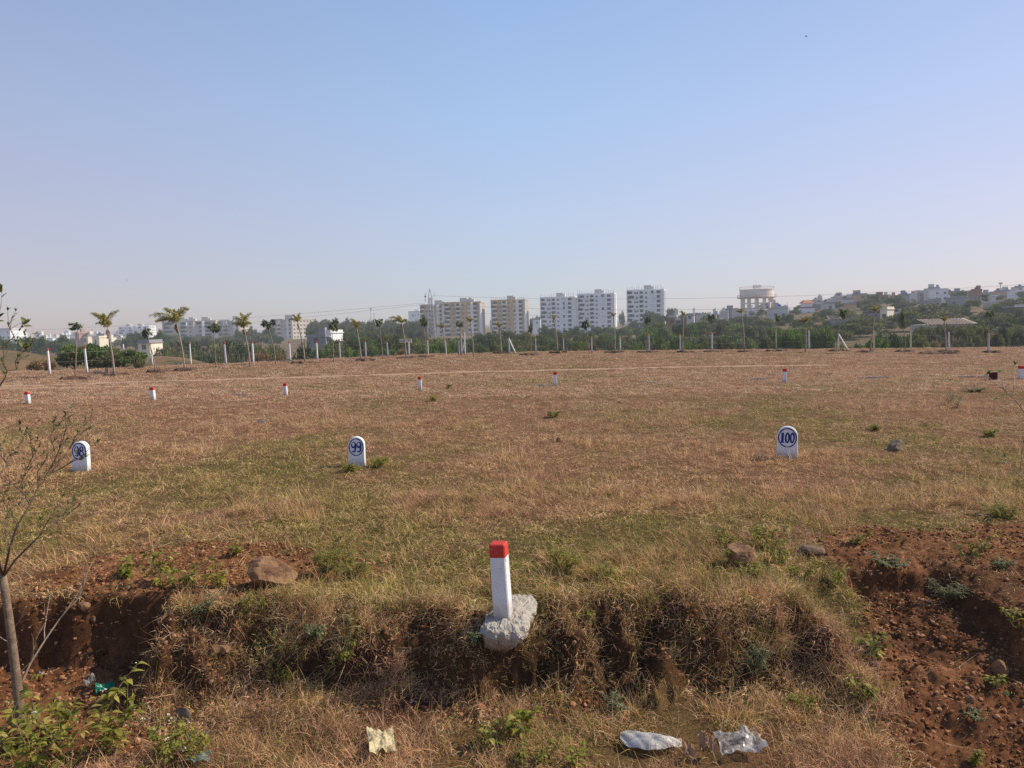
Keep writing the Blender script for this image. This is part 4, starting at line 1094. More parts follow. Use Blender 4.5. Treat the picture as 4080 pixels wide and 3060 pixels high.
for (px, py, top, c) in posts:
    P = hit(px, py, 90); h = top_z(px, top, P.y) - P.z
    i = cnt.get(c, 0); cnt[c] = i + 1
    FPOS.append((P, h))
    nm = ordn[min(i, 15)]
    lab = {'R': 'red tipped white concrete fence post, %s of them from the left' % nm, 'Y': 'yellow tipped white fence post, %s of them from the left' % nm, 'A': ['pale yellow fence post near the leaning palm', 'pale yellow fence post in front of dense bushes'][min(i, 1)],
      'G': ['dark grey post, shorter one of the pair at the field gate', 'dark grey post, taller one of the pair at the field gate'][min(i, 1)], 'O': 'orange tipped fence post held by a slanting strut',
      'W': 'plain white fence post, %s of its kind from the left' % nm}[c]
    ln = (R(rng.normal(0, .7)), R(rng.normal(-.6, .9)))
    w_ = .115 if c != 'G' else .17
    t = thing('fence_post', lab, 'fence post', P, R(rng.uniform(-14, 6)), 'concrete posts of the field fence'); t.rotation_euler = (ln[0], ln[1], t.rotation_euler.z)
    a = w_ / 2; hc = h - .17 if c in 'RYO' else h
    mb = MB(); mb.add([(-a, -a, -.3), (a, -a, -.3), (a, a, -.3), (-a, a, -.3), (-a * .82, -a * .82, hc), (a * .82, -a * .82, hc), (a * .82, a * .82, hc), (-a * .82, a * .82, hc)], [(0, 1, 5, 4), (1, 2, 6, 5), (2, 3, 7, 6), (3, 0, 4, 7), (4, 5, 6, 7)])
    mb.build('shaft', {'G': FGREY, 'A': FALLY}.get(c, FWHITE), t)
    if c in 'RYO':
        b = a * .86
        mb = MB(); mb.box(-b, b, -b, b, hc + .001, h - .015); mb.add([(-b, -b, h - .0149), (b, -b, h - .0149), (b, b, h - .0149), (-b, b, h - .0149), (0, 0, h)], [(0, 1, 4), (1, 2, 4), (2, 3, 4), (3, 0, 4)])
        mb.build('painted_top', {'R': FRED, 'Y': FYEL, 'O': FRED}[c], t)
    br = {608: (-28, .55), 1853: (-14, .6), 2030: (26, .9), 3342: (36, .85)}.get(px)
    if br:
        dx = size_at(br[0], P); mb = MB(); mb.tube([(dx, -.1, -.05), (0, -.02, h * br[1])], .055, 4); o = mb.build('strut', FWHITE, t)
        o.rotation_euler = (0, 0, -t.rotation_euler.z)
# barbed wire between the posts, slack strands
WIRE = surf('fence_wire', (.22, .20, .18), (.35, .33, .30), 3, .6, LH)
xs_ = sorted(FPOS, key=lambda q: q[0].x)
xs_ = [q for q in xs_ if q[1] > 1.0]
mb = MB()
for f in (.45, .8):
    for (A_, ha), (B_, hb) in zip(xs_[:-1], xs_[1:]):
        a = A_ + Vector((0, 0, ha * f)); b = B_ + Vector((0, 0, hb * f))
        mb.tube([a, a.lerp(b, .5) - Vector((0, 0, .06)), b], .0035, 3, False)
tag(mb.build('fence_wire', WIRE), 'slack grey wire strands running between the concrete fence posts', 'wire')
P = hit(2834, 1326, 90); P = FPOS[25][0]
t = thing('notice_plate', 'small orange plate fixed flat on top of a white fence post', 'sign', P + Vector((0, -.02, FPOS[25][1] + .01)))
mb = MB(); mb.box(-.30, .28, -.05, .05, 0, .10); mb.build('plate', surf('orange_rust', (.42, .17, .08), (.62, .33, .18), 4, .8, LH), t)
P = hit(427, 1492, 90); mb = MB(); mb.box(-.11, .10, -.1, .1, -.1, size_at(26, P)); o = mb.build('short_block', surf('reddish_concrete', (.24, .15, .11), (.40, .27, .21), 5, .9, LH, .4), loc=P, rot=(0, .05, .3))
tag(o, 'short reddish concrete block left of the first feathery palm trunk', 'post')

# ------------------------------------------------------------------ planted palms and leafy saplings
PALMM = leafmat('palm_leaf', [(0, (.13, .13, .03)), (.45, (.30, .285, .08)), (.75, (.52, .43, .16)), (1, (.60, .42, .22))], LH, .45)
PALMD = leafmat('dead_frond', [(0, (.20, .12, .07)), (1, (.50, .34, .21))], LH, .25)
SAPL = leafmat('dark_sapling_leaf', [(0, (.045, .065, .035)), (.5, (.11, .145, .07)), (.85, (.21, .25, .11)), (1, (.36, .37, .19))], LH, .35)
PTRUNK = surf('palm_trunk', (.22, .175, .135), (.44, .37, .30), 6, .9, LH); STRUNK = surf('sapling_trunk', (.22, .16, .11), (.40, .30, .22), 6, .9, LH)
def frond(seed, L, dead=False):
    r = random.Random(seed); mb = MB(); n = 12
    p = Vector((0, 0, 0)); th = R(r.uniform(0, 24)) if not dead else R(125); pts = [p]
    for i in range(n):
        th += R(r.uniform(2, 11.5)); p = p + Vector((math.sin(th), r.gauss(0, .04), math.cos(th))) * (L / n); pts.append(p)
    mb.rnd = .5; mb.tube(pts, [.022 * (1 - .8 * i / n) for i in range(n + 1)], 4, False)
    for i in range(2, n + 1):
        d = (pts[i] - pts[i - 1]).normalized()
        for s in range(5):          # plumose: leaflets stand out all round the rachis
            for k in range(2):
                q = pts[i - 1].lerp(pts[i], k * .5 + .2); mb.rnd = min(1, max(0, r.gauss(.45, .25)))
                an = s * 1.2566 + r.uniform(-.4, .4)
                ld = Vector((0, math.cos(an), 0)) * .8 + d * .75 + Vector((0, 0, math.sin(an) * .7 - .35))
                l = .42 * L * (.45 + .55 * math.sin(PI * min(1, i / n + .08))) * r.uniform(.6, .95)
                mb.card(q, ld, Vector((r.gauss(0, .5), .2, 1)), l * .8, .085)
    return mb.mesh('frond', PALMD if dead else PALMM)
FR = [frond(k, 1.5 + .12 * k) for k in range(6)]; FD = [frond(20 + k, .9, True) for k in range(2)]
trunk_cache = {}
def trunk_mesh(name, h, lean, r0_, r1_, m):
    mb = MB(); pts = []
    for i in range(7):
        f = i / 6; pts.append(Vector((lean[0] * f * f * .5 + lean[0] * f * .5 + .03 * math.sin(f * 5), lean[1] * f, h * f - (.12 if i == 0 else 0))))
    mb.tube(pts, [r0_ + (r1_ - r0_) * i / 6 for i in range(7)], 7)
    return mb.mesh(name, m, True)
def MLAB(d): return 'dark dug soil under the ' + ' '.join(d.split(',')[0].split()[:9])
def mound(P, r_, seed, label):
    mb = MB(); rr = random.Random(seed)
    n = 14; vs = [(0, 0, .02)]; 
    rad = [r_ * rr.uniform(.55, 1.25) for _ in range(n)]
    for k, (f, z) in enumerate(((.45, .10), (.75, .14), (1.0, -.05))):
        for i in range(n): a = 2 * PI * i / n; vs.append((math.cos(a) * rad[i] * f * 1.7, math.sin(a) * rad[i] * f, z * rr.uniform(.5, 1.5)))
    fs = [(0, 1 + i, 1 + (i + 1) % n) for i in range(n)]
    for k in range(2):
        for i in range(n): j = (i + 1) % n; fs.append((1 + k * n + i, 1 + (k + 1) * n + i, 1 + (k + 1) * n + j, 1 + k * n + j))
    mb.add(vs, fs)
    o = mb.build('soil_mound', MOUND, loc=P + Vector((rr.uniform(-.3, .3), -.05, 0)), smooth=False)
    tag(o, label, 'soil heap', 'soil heaps at the planted saplings')
MOUND = surf('dug_soil', (.075, .042, .026), (.17, .095, .058), 3, .95, LH, .8, 12)
def palm(bx, by, tx, ty, wpx, seed, desc, nf=7):
    r = random.Random(seed); P = hit(bx, by, 90); T = at_y(tx, ty, P.y)
    Wd = size_at(wpx, P); H = T.z - P.z; s = Wd / 2.75
    th = H - 1.3 * s; lean = ((T.x - P.x) * .75, r.uniform(-.1, .1))
    s *= r.uniform(.8, 1.08); t = thing('palm', desc, 'palm', P, 0, 'young palms planted along the fence')
    link('trunk', trunk_mesh('trunk', th, lean, (.052 + .024 * r.random()) * max(1, s ** .3), .042, PTRUNK), t)
    base = Vector((lean[0] + .03 * math.sin(5), lean[1], th - .05))
    for i in range(nf):
        az = i * 2 * PI / nf + r.uniform(-.4, .4)
        if i == 0: az = PI + r.uniform(-.3, .3)          # the wind combs the crowns to the left
        o = link('frond', FR[r.randrange(6)], t, loc=base, rot=(0, r.uniform(-.25, .2), az), scale=(s * r.uniform(.8, 1.15),) * 3)
    for i in range(2):
        link('dead_frond', FD[i], t, loc=base - Vector((0, 0, .1)), rot=(0, r.uniform(0, .5), r.uniform(0, 6.28)), scale=(s * r.uniform(.8, 1.1),) * 3)
    if r.random() < .7: mound(P, .6, seed + 100, MLAB(desc))
palm(455, 1496, 424, 1246, 112, 1, 'feathery palm with long left frond, first from the left')
palm(736, 1477, 690, 1222, 122, 2, 'tallest drooping palm with dead lower fronds, left of the grey blocks', 8)
palm(996, 1460, 967, 1258, 92, 3, 'palm with dead fronds in front of the sunlit cream block side')
palm(1215, 1448, 1180, 1241, 80, 4, 'thin palm in front of the cream and grey corner block')
palm(1438, 1438, 1418, 1273, 66, 5, 'palm with hanging brown fronds before the hazy wood')
palm(1618, 1427, 1597, 1250, 70, 6, 'twin headed palm left of the lattice pylon')
palm(1776, 1408, 1763, 1282, 48, 7, 'yellowish palm before the middle of the tan block')
palm(1886, 1420, 1874, 1260, 42, 8, 'green palm before the right half of the tan block')
palm(1996, 1408, 1990, 1282, 40, 21, 'small pale palm between the two tan blocks')
palm(2222, 1407, 2205, 1254, 38, 9, 'palm with withered skirt before the first white tower')
palm(2450, 1406, 2446, 1240, 36, 10, 'palm before the right end of the second white tower')
palm(2718, 1405, 2728, 1238, 34, 11, 'leaning brownish palm right of the third white tower')
palm(2966, 1403, 2952, 1225, 40, 12, 'slender palm with tall crown left of the water tower')
palm(3208, 1402, 3212, 1257, 52, 13, 'palm below the house with the orange roof')
palm(3467, 1403, 3497, 1213, 52, 14, 'palm leaning right with a dead hanging frond')
palm(3769, 1404, 3766, 1251, 52, 15, 'yellow green palm before the long tin roof shed')
def leaf_crown(seed):
    r = random.Random(seed); mb = MB()
    for c in range(9):
        a = r.uniform(0, 6.28); q = r.random() ** .5 * .42; cz = r.uniform(-.3, .32)
        ctr = Vector((q * math.cos(a), q * math.sin(a), cz))
        for k in range(22):
            v = Vector((r.gauss(0, 1), r.gauss(0, 1), r.gauss(0, .8))).normalized(); mb.rnd = min(1, max(0, r.gauss(.4, .28)))
            mb.leaf(ctr + v * .04, v + Vector((0, 0, -.25)), Vector((0, 0, 1)), r.uniform(.16, .28), r.uniform(.08, .14), .2, .4)
    for k in range(10):
        p = Vector((0, 0, -.5)); e = Vector((r.gauss(0, .22), r.gauss(0, .22), r.uniform(-.1, .3))); mb.rnd = 0; mb.tube([p, e], [.014, .006], 3, False)
    return mb.mesh('crown', SAPL)
LC = [leaf_crown(k) for k in range(4)]
def sapl(bx, by, cx, cy, wpx, hpx, seed, desc):
    r = random.Random(seed); P = hit(bx, by, 90); C = at_y(cx, cy, P.y); H = C.z - P.z; W = size_at(wpx, P); h = size_at(hpx, P)
    t = thing('leafy_sapling', desc, 'tree', P, 0, 'young leafy trees planted along the fence')
    lean = (C.x - P.x, 0); link('trunk', trunk_mesh('trunk', H, lean, .036, .018, STRUNK), t)
    link('crown', LC[seed % 4], t, loc=(lean[0], 0, H), rot=(0, 0, r.uniform(0, 6)), scale=(W * r.uniform(.85, 1.1), W * r.uniform(.85, 1.1), h * r.uniform(.9, 1.25)))
    if r.random() < .8: mound(P, .6, seed + 300, MLAB(desc))
for k, a in enumerate([(299, 1512, 312, 1296, 76, 38, 'flat crowned leafy sapling left of the first feathery palm'), (620, 1484, 585, 1326, 50, 44, 'leaning leafy sapling by the braced fence post'), (860, 1465, 850, 1302, 62, 46, 'dark leafy sapling before the long grey block'), (1100, 1455, 1068, 1290, 58, 40, 'leafy sapling leaning left beside the corner block'),
 (1329, 1442, 1322, 1290, 50, 54, 'dark leafy sapling above the small white house'), (1524, 1432, 1512, 1284, 42, 34, 'sparse leafy sapling before the hazy wood'), (1699, 1423, 1686, 1276, 44, 46, 'dark leafy sapling at the lattice pylon'), (1838, 1416, 1832, 1294, 32, 28, 'small leafy sapling at the field gate posts'),
 (2116, 1415, 2116, 1302, 24, 40, 'thin dark sapling right of the second tan block'), (2348, 1406, 2334, 1292, 36, 58, 'tall crowned dark sapling between first and second white towers'), (2575, 1404, 2583, 1274, 32, 32, 'dark sapling below the third white tower'), (2831, 1403, 2834, 1267, 30, 44, 'dark sapling by the post with the orange plate'),
 (3093, 1400, 3094, 1266, 34, 32, 'leafy sapling before the house with the blue tank'), (3330, 1400, 3356, 1248, 46, 48, 'round crowned dark sapling leaning over the strutted post'), (3608, 1402, 3594, 1264, 30, 64, 'dark columnar sapling at the second pale yellow post'), (3935, 1406, 3945, 1254, 36, 40, 'dark crowned sapling nearest the right edge')]):
    sapl(*a[:6], 50 + k, a[6])
P = hit(3985 + 60, 1412, 95); mound(hit(3720, 1410, 95), 1.0, 77, 'larger heap of dark soil on the right of the field before the shed')
# ------------------------------------------------------------------ trees beyond the fence
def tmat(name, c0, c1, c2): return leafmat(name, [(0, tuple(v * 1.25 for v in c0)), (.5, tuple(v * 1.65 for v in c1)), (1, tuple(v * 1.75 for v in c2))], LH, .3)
TM = {'dark': tmat('dark_green_leaves', (.016, .028, .014), (.045, .065, .028), (.10, .125, .05)),
      'green': tmat('fresh_green_leaves', (.028, .055, .016), (.075, .115, .032), (.15, .19, .06)),
      'olive': tmat('olive_leaves', (.035, .042, .016), (.085, .092, .036), (.17, .165, .07)),
      'grey': tmat('grey_green_leaves', (.035, .038, .026), (.080, .082, .052), (.15, .145, .095)),
      'brown': tmat('dry_brown_leaves', (.06, .038, .022), (.15, .095, .055), (.26, .18, .11))}
TTRUNK = surf('tree_trunk', (.07, .055, .04), (.15, .115, .085), 2, .9, LH)
def crown_mesh(seed, kind, mat):
    r = random.Random(seed); mb = MB()
    lobes = []
    nl = {'broad': 13, 'acacia': 12, 'bush': 11}[kind]
    for i in range(nl):
        a = r.uniform(0, 6.28); q = r.random() ** .55
        if kind == 'broad': c = Vector((q * .62 * math.cos(a), q * .62 * math.sin(a), .28 + .55 * r.random() * (1.15 - q * .6))); R_ = r.uniform(.20, .36)
        elif kind == 'acacia': c = Vector((q * .78 * math.cos(a), q * .78 * math.sin(a), .45 + .42 * r.random() - .12 * q)); R_ = r.uniform(.17, .30)
        else: c = Vector((q * .72 * math.cos(a), q * .72 * math.sin(a), .10 + .62 * r.random() * (1.1 - q * .7))); R_ = r.uniform(.18, .34)
        lobes.append((c, R_, r.uniform(-.16, .16)))
    for c, R_, tone in lobes:
        n = int(150 * (R_ / .27) ** 2)
        fl = .62 if kind != 'acacia' else .38
        for k in range(n):
            v = Vector((r.gauss(0, 1), r.gauss(0, 1), r.gauss(0, 1))).normalized()
            p = c + Vector((v.x, v.y, v.z * fl)) * R_ * (r.random() ** .4) * r.uniform(.8, 1.12)
            p.z = max(p.z, .01)
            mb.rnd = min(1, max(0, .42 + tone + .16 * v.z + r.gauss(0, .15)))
            d = (v + Vector((r.gauss(0, .6), r.gauss(0, .6), r.gauss(0, .4))))
            L = r.uniform(.045, .10)
            mb.card(p, d, Vector((r.gauss(0, 1), r.gauss(0, 1), r.gauss(0, 1))), L * 1.5, L)
        for k in range(int(n * .12)):     # loose sprays outside the lobe
            v = Vector((r.gauss(0, 1), r.gauss(0, 1), abs(r.gauss(0, .8)))).normalized()
            p = c + Vector((v.x, v.y, v.z * fl)) * R_ * r.uniform(1.0, 1.35); mb.rnd = min(1, max(0, .5 + tone + r.gauss(0, .15)))
            mb.card(p, v + Vector((r.gauss(0, .4), r.gauss(0, .4), 0)), Vector((r.gauss(0, 1), 1, 0)), .09, .05)
    me = mb.mesh('crown', mat)
    tb = MB(); tb.tube([(0, 0, -.06), (.02, .01, .2), (.0, .03, .5)], [.045, .036, .016], 6)
    for c, R_, _ in lobes[:7]:
        s = Vector((.01, .02, r.uniform(.08, .35))); tb.tube([s, s.lerp(c, .5) + Vector((0, 0, .03)), c], [.018, .012, .004], 4)
    return me, tb.mesh('trunk', TTRUNK)
CR = {}; ZMAX = {}
def crown(kind, m, k):
    key = (kind, m, k)
    if key not in CR: CR[key] = crown_mesh(hash((kind, k)) % 9973 if False else {'broad': 100, 'acacia': 200, 'bush': 300}[kind] + k * 7 + len(m), kind, TM[m])
    return CR[key]
def tree(px, D, top, wpx, kind, m, label, group, seed=None, name=None):
    X = at_y(px, 1300, D).x; P = Vector((X, D, g(X, D)))
    H = max(top_z(px, top, D) - P.z, 1.0); W = size_at(wpx, P)
    r = random.Random(int(px * 7 + D)); k = r.randrange(4)
    t = thing(name or ('bush' if kind == 'bush' else 'tree'), label, 'bush' if kind == 'bush' else 'tree', P, r.uniform(0, 6.28), group)
    a, b = crown(kind, m, k)
    zx = ZMAX.setdefault(a.name, max(q.co.z for q in a.vertices)); s = (W / 1.75, W / 1.75, H / zx)
    link('crown', a, t, scale=s); link('trunk', b, t, scale=s)
def zone(x0, x1, D, t0, t1, n, w0, w1, kind, m, label, group, dj=.12):
    r = random.Random(int(x0 + D))
    n = int(n * (1.5 if D < 240 else .95) + .5)
    for i in range(n):
        px = x0 + (x1 - x0) * (i + .5 + r.uniform(-.4, .4)) / n
        mm = m if isinstance(m, str) else r.choice(m)
        tree(px, D * (1 + r.uniform(-dj, dj)), r.uniform(t0 - (8 if D < 240 else 3), t1 + 4), r.uniform(w0 * .8, w1 * 1.1), kind if isinstance(kind, str) else r.choice(kind), mm, label, group)
zone(-40, 270, 260, 1328, 1350, 7, 55, 90, 'broad', 'dark', 'hazy tree beyond the brown mound at the far left', 'trees beyond the mound')
for px, top, w_, k in ((285, 1388, 130, 'acacia'), (350, 1362, 190, 'acacia'), (415, 1372, 170, 'bush'), (485, 1388, 150, 'acacia')):
    tree(px, 60, top, w_, k, 'green' if k == 'acacia' else 'olive', {285: 'green thorn bush at the left of the clump behind the first posts', 350: 'tallest green thorn bush behind the second fence post', 415: 'olive bush in the middle of the clump behind the feathery palm', 485: 'green thorn bush at the right of the clump by the third post'}[px], 'thorn bushes close behind the fence')
tree(545, 56, 1432, 60, 'bush', 'olive', 'small olive bush at the foot of the third fence post', None)
tree(150, 57, 1425, 90, 'bush', 'brown', 'low dry brown bush left of the first fence post', None)
zone(480, 680, 330, 1308, 1335, 7, 50, 80, 'broad', 'dark', 'hazy dark tree below the far white building row', 'trees below the far white row')
zone(560, 700, 125, 1392, 1410, 5, 50, 80, 'bush', 'grey', 'grey green bush behind the braced fence post', 'grey bushes behind the braced post')
zone(650, 960, 150, 1350, 1385, 10, 80, 130, ['broad', 'bush'], ['dark', 'grey', 'olive'], 'dense olive grey tree at the foot of the long grey block', 'trees at the foot of the grey blocks')
zone(650, 960, 112, 1396, 1416, 8, 60, 100, 'bush', ['grey', 'olive', 'dark'], 'low dark bush behind the fourth to sixth red tipped posts', 'bushes before the grey blocks')
zone(940, 1095, 380, 1288, 1312, 7, 40, 70, 'broad', ['dark', 'grey'], 'tall hazy tree between the grey blocks and the cream corner block', 'trees between the left blocks')
zone(950, 1110, 140, 1352, 1385, 6, 60, 95, 'broad', ['olive', 'dark'], 'dark tree before the gap between the left blocks', 'trees before the gap of the left blocks')
zone(985, 1135, 90, 1392, 1415, 5, 45, 70, 'bush', 'brown', 'dry brown bush beside the leaning sapling', 'dry bushes beside the leaning sapling')
tree(1185, 86, 1346, 135, 'bush', 'dark', 'large dark big leaved bush behind the thin palm at the corner block', None)
zone(1235, 1700, 450, 1262, 1278, 20, 45, 75, 'broad', ['dark', 'grey'], 'tall hazy tree on the skyline of the wood left of the tan blocks', 'skyline trees of the hazy wood')
zone(1235, 1700, 300, 1290, 1312, 15, 55, 85, ['broad', 'acacia'], ['dark', 'grey', 'dark'], 'hazy tree in the middle of the wood left of the tan blocks', 'middle trees of the hazy wood')
zone(1320, 1690, 165, 1328, 1350, 10, 60, 95, ['acacia', 'broad'], ['green', 'dark', 'olive'], 'green tree at the front of the wood left of the tan blocks', 'front trees of the hazy wood')
zone(1260, 1690, 112, 1362, 1388, 12, 50, 85, ['bush', 'acacia'], ['green', 'olive', 'green'], 'green bush behind the fence, below the hazy wood', 'green bushes below the hazy wood')
tree(1592, 86, 1382, 64, 'bush', 'brown', 'round dry brown bush beside the twin headed palm', None)
zone(1690, 1830, 112, 1350, 1374, 7, 50, 75, ['bush', 'acacia'], 'green', 'fresh green bush at the foot of the pylon and tan block', 'green bushes at the pylon')
zone(1840, 2010, 115, 1352, 1376, 8, 45, 70, 'bush', ['olive', 'dark'], 'olive bush right of the field gate posts', 'bushes right of the gate posts')
zone(1900, 2170, 210, 1312, 1338, 11, 45, 75, 'broad', ['dark', 'olive'], 'dark tree at the foot of the second tan block', 'trees at the foot of the second tan block')
for px, top, w_ in ((2122, 1258, 26), (2143, 1250, 30)): tree(px, 660, top, w_, 'broad', 'dark', 'tall tree between the second tan block and first white tower, %s' % ('shorter one' if px < 2130 else 'taller one'), 'trees between the towers')
tree(1968, 660, 1262, 34, 'broad', 'dark', 'tree peeping out between the two tan blocks', None)
zone(2010, 2180, 120, 1350, 1376, 8, 45, 75, 'bush', ['olive', 'grey', 'dark'], 'bush behind the first yellow tipped posts', 'bushes behind the first yellow posts')
zone(2150, 2560, 340, 1298, 1318, 19, 40, 70, ['broad', 'acacia'], ['dark', 'green', 'dark'], 'dark tree hiding the feet of the white towers', 'trees at the feet of the white towers')
zone(2150, 2560, 190, 1326, 1346, 15, 45, 75, ['acacia', 'broad'], ['dark', 'green', 'olive'], 'green tree in the belt before the first two white towers', 'middle belt before the white towers')
zone(2150, 2560, 110, 1358, 1380, 15, 40, 65, ['bush', 'acacia'], ['olive', 'grey', 'green', 'brown'], 'low bush behind the yellow tipped posts before the white towers', 'low bushes before the white towers')
tree(2478, 640, 1232, 26, 'broad', 'dark', 'slim tree top between the second and third white towers', None)
tree(2592, 400, 1236, 92, 'broad', 'dark', 'big round tree hiding the right foot of the third white tower', None)
tree(2530, 410, 1276, 64, 'broad', 'dark', 'dark tree at the left foot of the third white tower', None)
tree(2655, 400, 1250, 70, 'acacia', 'dark', 'spreading tree just right of the third white tower', None)
tree(2674, 480, 1221, 44, 'broad', 'grey', 'hazy tree crown at the right edge of the third white tower', None)
zone(2690, 2810, 420, 1240, 1256, 6, 34, 54, 'broad', ['dark', 'grey'], 'hazy tree between the third white tower and the water tower', 'trees left of the water tower')
zone(2550, 2770, 210, 1288, 1318, 10, 50, 80, ['acacia', 'broad'], ['green', 'dark'], 'bright green tree in the belt below the third white tower', 'trees below the third white tower')
zone(2550, 2800, 128, 1328, 1362, 10, 45, 75, ['acacia', 'bush'], ['green', 'olive'], 'fresh green bush behind the last yellow tipped posts', 'bushes behind the last yellow posts')
zone(2770, 3010, 310, 1252, 1276, 9, 45, 75, 'broad', ['dark', 'grey'], 'dark tree below and left of the water tower', 'trees below the water tower')
zone(2770, 3060, 190, 1286, 1318, 11, 50, 75, 'broad', ['dark', 'grey', 'green'], 'tree in the belt before the water tower', 'belt before the water tower')
zone(2790, 3060, 122, 1334, 1362, 9, 45, 70, ['bush', 'acacia'], ['olive', 'green', 'grey'], 'low bush behind the fence below the water tower', 'bushes below the water tower')
zone(3010, 3130, 240, 1296, 1312, 5, 40, 60, 'broad', 'dark', 'dark tree at the foot of the house with the blue tank', 'trees at the blue tank house')
zone(3080, 3200, 115, 1300, 1325, 5, 60, 85, ['acacia', 'broad'], 'green', 'bright green tree before the house with the blue tank', 'green trees before the blue tank house')
for px, top, w_ in ((3245, 1300, 70), (3290, 1288, 85)): tree(px, 108, top, w_, 'broad', 'green', 'bright green bushy tree left of the strutted post, %s' % ('smaller' if px < 3260 else 'larger'), 'green trees left of the strutted post')
tree(3170, 370, 1232, 52, 'broad', 'grey', 'grey tree just left of the house with the orange roof', None)
zone(3180, 3310, 230, 1275, 1296, 6, 38, 60, 'broad', ['dark', 'grey'], 'dark tree below the house with the orange roof', 'trees below the orange roof house')
zone(3350, 3440, 102, 1350, 1372, 5, 40, 60, 'bush', ['dark', 'olive'], 'low dark bush right of the strutted post', 'bushes right of the strutted post')
for px, top in ((3432, 1196), (3462, 1190)): tree(px, 345, top, 44, 'broad', 'dark', 'dark tree on the hill above the cream lit wall, %s' % ('left' if px < 3450 else 'right'), 'trees above the cream wall')
zone(3480, 3660, 104, 1318, 1348, 9, 50, 75, ['bush', 'acacia'], ['green', 'dark', 'dark'], 'green bush around the two pale yellow posts', 'bushes around the pale yellow posts')
zone(3590, 3880, 265, 1218, 1240, 14, 38, 65, ['broad', 'acacia'], ['grey', 'dark', 'grey'], 'grey green tree above the long tin roof shed', 'trees above the tin shed')
zone(3655, 3900, 136, 1289, 1302, 13, 55, 80, 'broad', ['grey', 'olive', 'grey'], 'dense grey tree in front of the long tin roof shed', 'trees before the tin shed')
zone(3655, 3900, 112, 1332, 1352, 8, 45, 70, 'bush', ['grey', 'brown', 'olive'], 'thin grey brown bush below the tin shed', 'bushes below the tin shed')
zone(3890, 4130, 200, 1228, 1262, 9, 50, 75, 'broad', ['grey', 'dark', 'olive'], 'grey green tree on the slope at the right edge', 'trees on the right slope')
zone(3880, 4130, 125, 1290, 1325, 9, 55, 80, ['acacia', 'bush'], ['green', 'grey', 'olive'], 'bush above the dark compound wall at the right edge', 'bushes above the compound wall')
zone(3990, 4120, 620, 1183, 1198, 4, 34, 50, 'broad', 'grey', 'hazy tree on the skyline at the far right', 'skyline trees at the far right')

FAR = []
def fill(x0, x1, D0, D1, n, h0, h1, ms, label, group):
    """trees and bushes by their real height"""
    r = random.Random(int(x0 * 3 + D0))
    for i in range(n):
        px = x0 + (x1 - x0) * (i + r.random()) / n; D = r.uniform(D0, D1); X = at_y(px, 1300, D).x; h = r.uniform(h0, h1); z = g(X, D) + h
        top = 1300 + (at_y(px, 1300, D).z - z) * F / D
        W = h * r.uniform(1.1, 1.9) / 1.75; FAR.append((X, D, g(X, D), r.choice(['broad', 'acacia']), r.choice(ms), r.randrange(2), (W * h) ** .5 if False else max(W, h * .75)))
fill(2790, 3460, 150, 300, 44, 3, 6, ['dark', 'grey', 'green', 'olive'], 'tree or thicket on the lower slope under the houses right of centre', 'thickets on the lower slope')
fill(3400, 4120, 140, 320, 50, 3, 6, ['grey', 'dark', 'olive', 'grey'], 'grey green tree on the right slope below the hilltop row', 'trees on the right slope below the hilltop')
fill(2790, 4120, 320, 560, 44, 3.5, 6.5, ['dark', 'grey'], 'tree standing among the hillside houses', 'trees among the hillside houses')
fill(-60, 1100, 300, 620, 44, 5, 9, ['dark', 'grey'], 'hazy tree scattered in front of the left blocks', 'scattered hazy trees on the left')
fill(3050, 3700, 105, 150, 22, 1.6, 3, ['olive', 'green', 'grey'], 'scrubby bush behind the fence on the right', 'scrub behind the right fence')
fill(1650, 2050, 130, 260, 24, 3.5, 6, ['green', 'dark', 'olive'], 'bushy tree around the pylon foot and tan towers', 'bushy trees at the pylon foot')
def far_wood(name, sel):
    keys = sorted(set((k, m, v) for _, _, _, k, m, v, _ in sel)); mats = []; pr = []
    for k, m, v in keys:
        me, tr = crown(k, m, v); b = MB()
        if TM[m] not in mats: mats.append(TM[m])
        b.v = [tuple(q.co) for q in me.vertices]; b.f = [tuple(p.vertices) for p in me.polygons]; at = np.zeros(len(b.v), np.float32); me.attributes['rnd'].data.foreach_get('value', at); b.a = at.tolist(); b.mi = [mats.index(TM[m])] * len(b.f); pr.append(b)
    n = len(sel)
    spread(name, mats, pr, dict(pos=np.array([q[:3] for q in sel]), var=np.array([keys.index(q[3:6]) for q in sel], float), scl=np.array([q[6] for q in sel]), rot=np.random.default_rng(3).random((n, 3)) * np.array([0, 0, 6.28]), tone=np.zeros(n)), 'stuff')
far_wood('woodland', FAR)
# ------------------------------------------------------------------ buildings
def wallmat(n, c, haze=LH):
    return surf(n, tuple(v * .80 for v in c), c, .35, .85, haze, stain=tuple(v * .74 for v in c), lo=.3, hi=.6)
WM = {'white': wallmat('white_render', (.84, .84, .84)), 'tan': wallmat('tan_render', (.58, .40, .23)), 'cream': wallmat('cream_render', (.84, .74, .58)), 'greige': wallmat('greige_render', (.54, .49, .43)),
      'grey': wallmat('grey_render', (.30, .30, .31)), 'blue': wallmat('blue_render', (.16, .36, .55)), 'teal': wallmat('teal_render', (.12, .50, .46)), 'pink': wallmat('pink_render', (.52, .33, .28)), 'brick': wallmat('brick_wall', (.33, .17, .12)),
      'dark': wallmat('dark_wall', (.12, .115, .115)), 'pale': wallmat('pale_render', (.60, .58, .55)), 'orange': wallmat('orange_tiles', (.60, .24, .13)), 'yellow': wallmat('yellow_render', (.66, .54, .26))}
GLASS = surf('dark_window', (.015, .02, .03), (.04, .05, .07), .5, .3, LH, spec=.5)
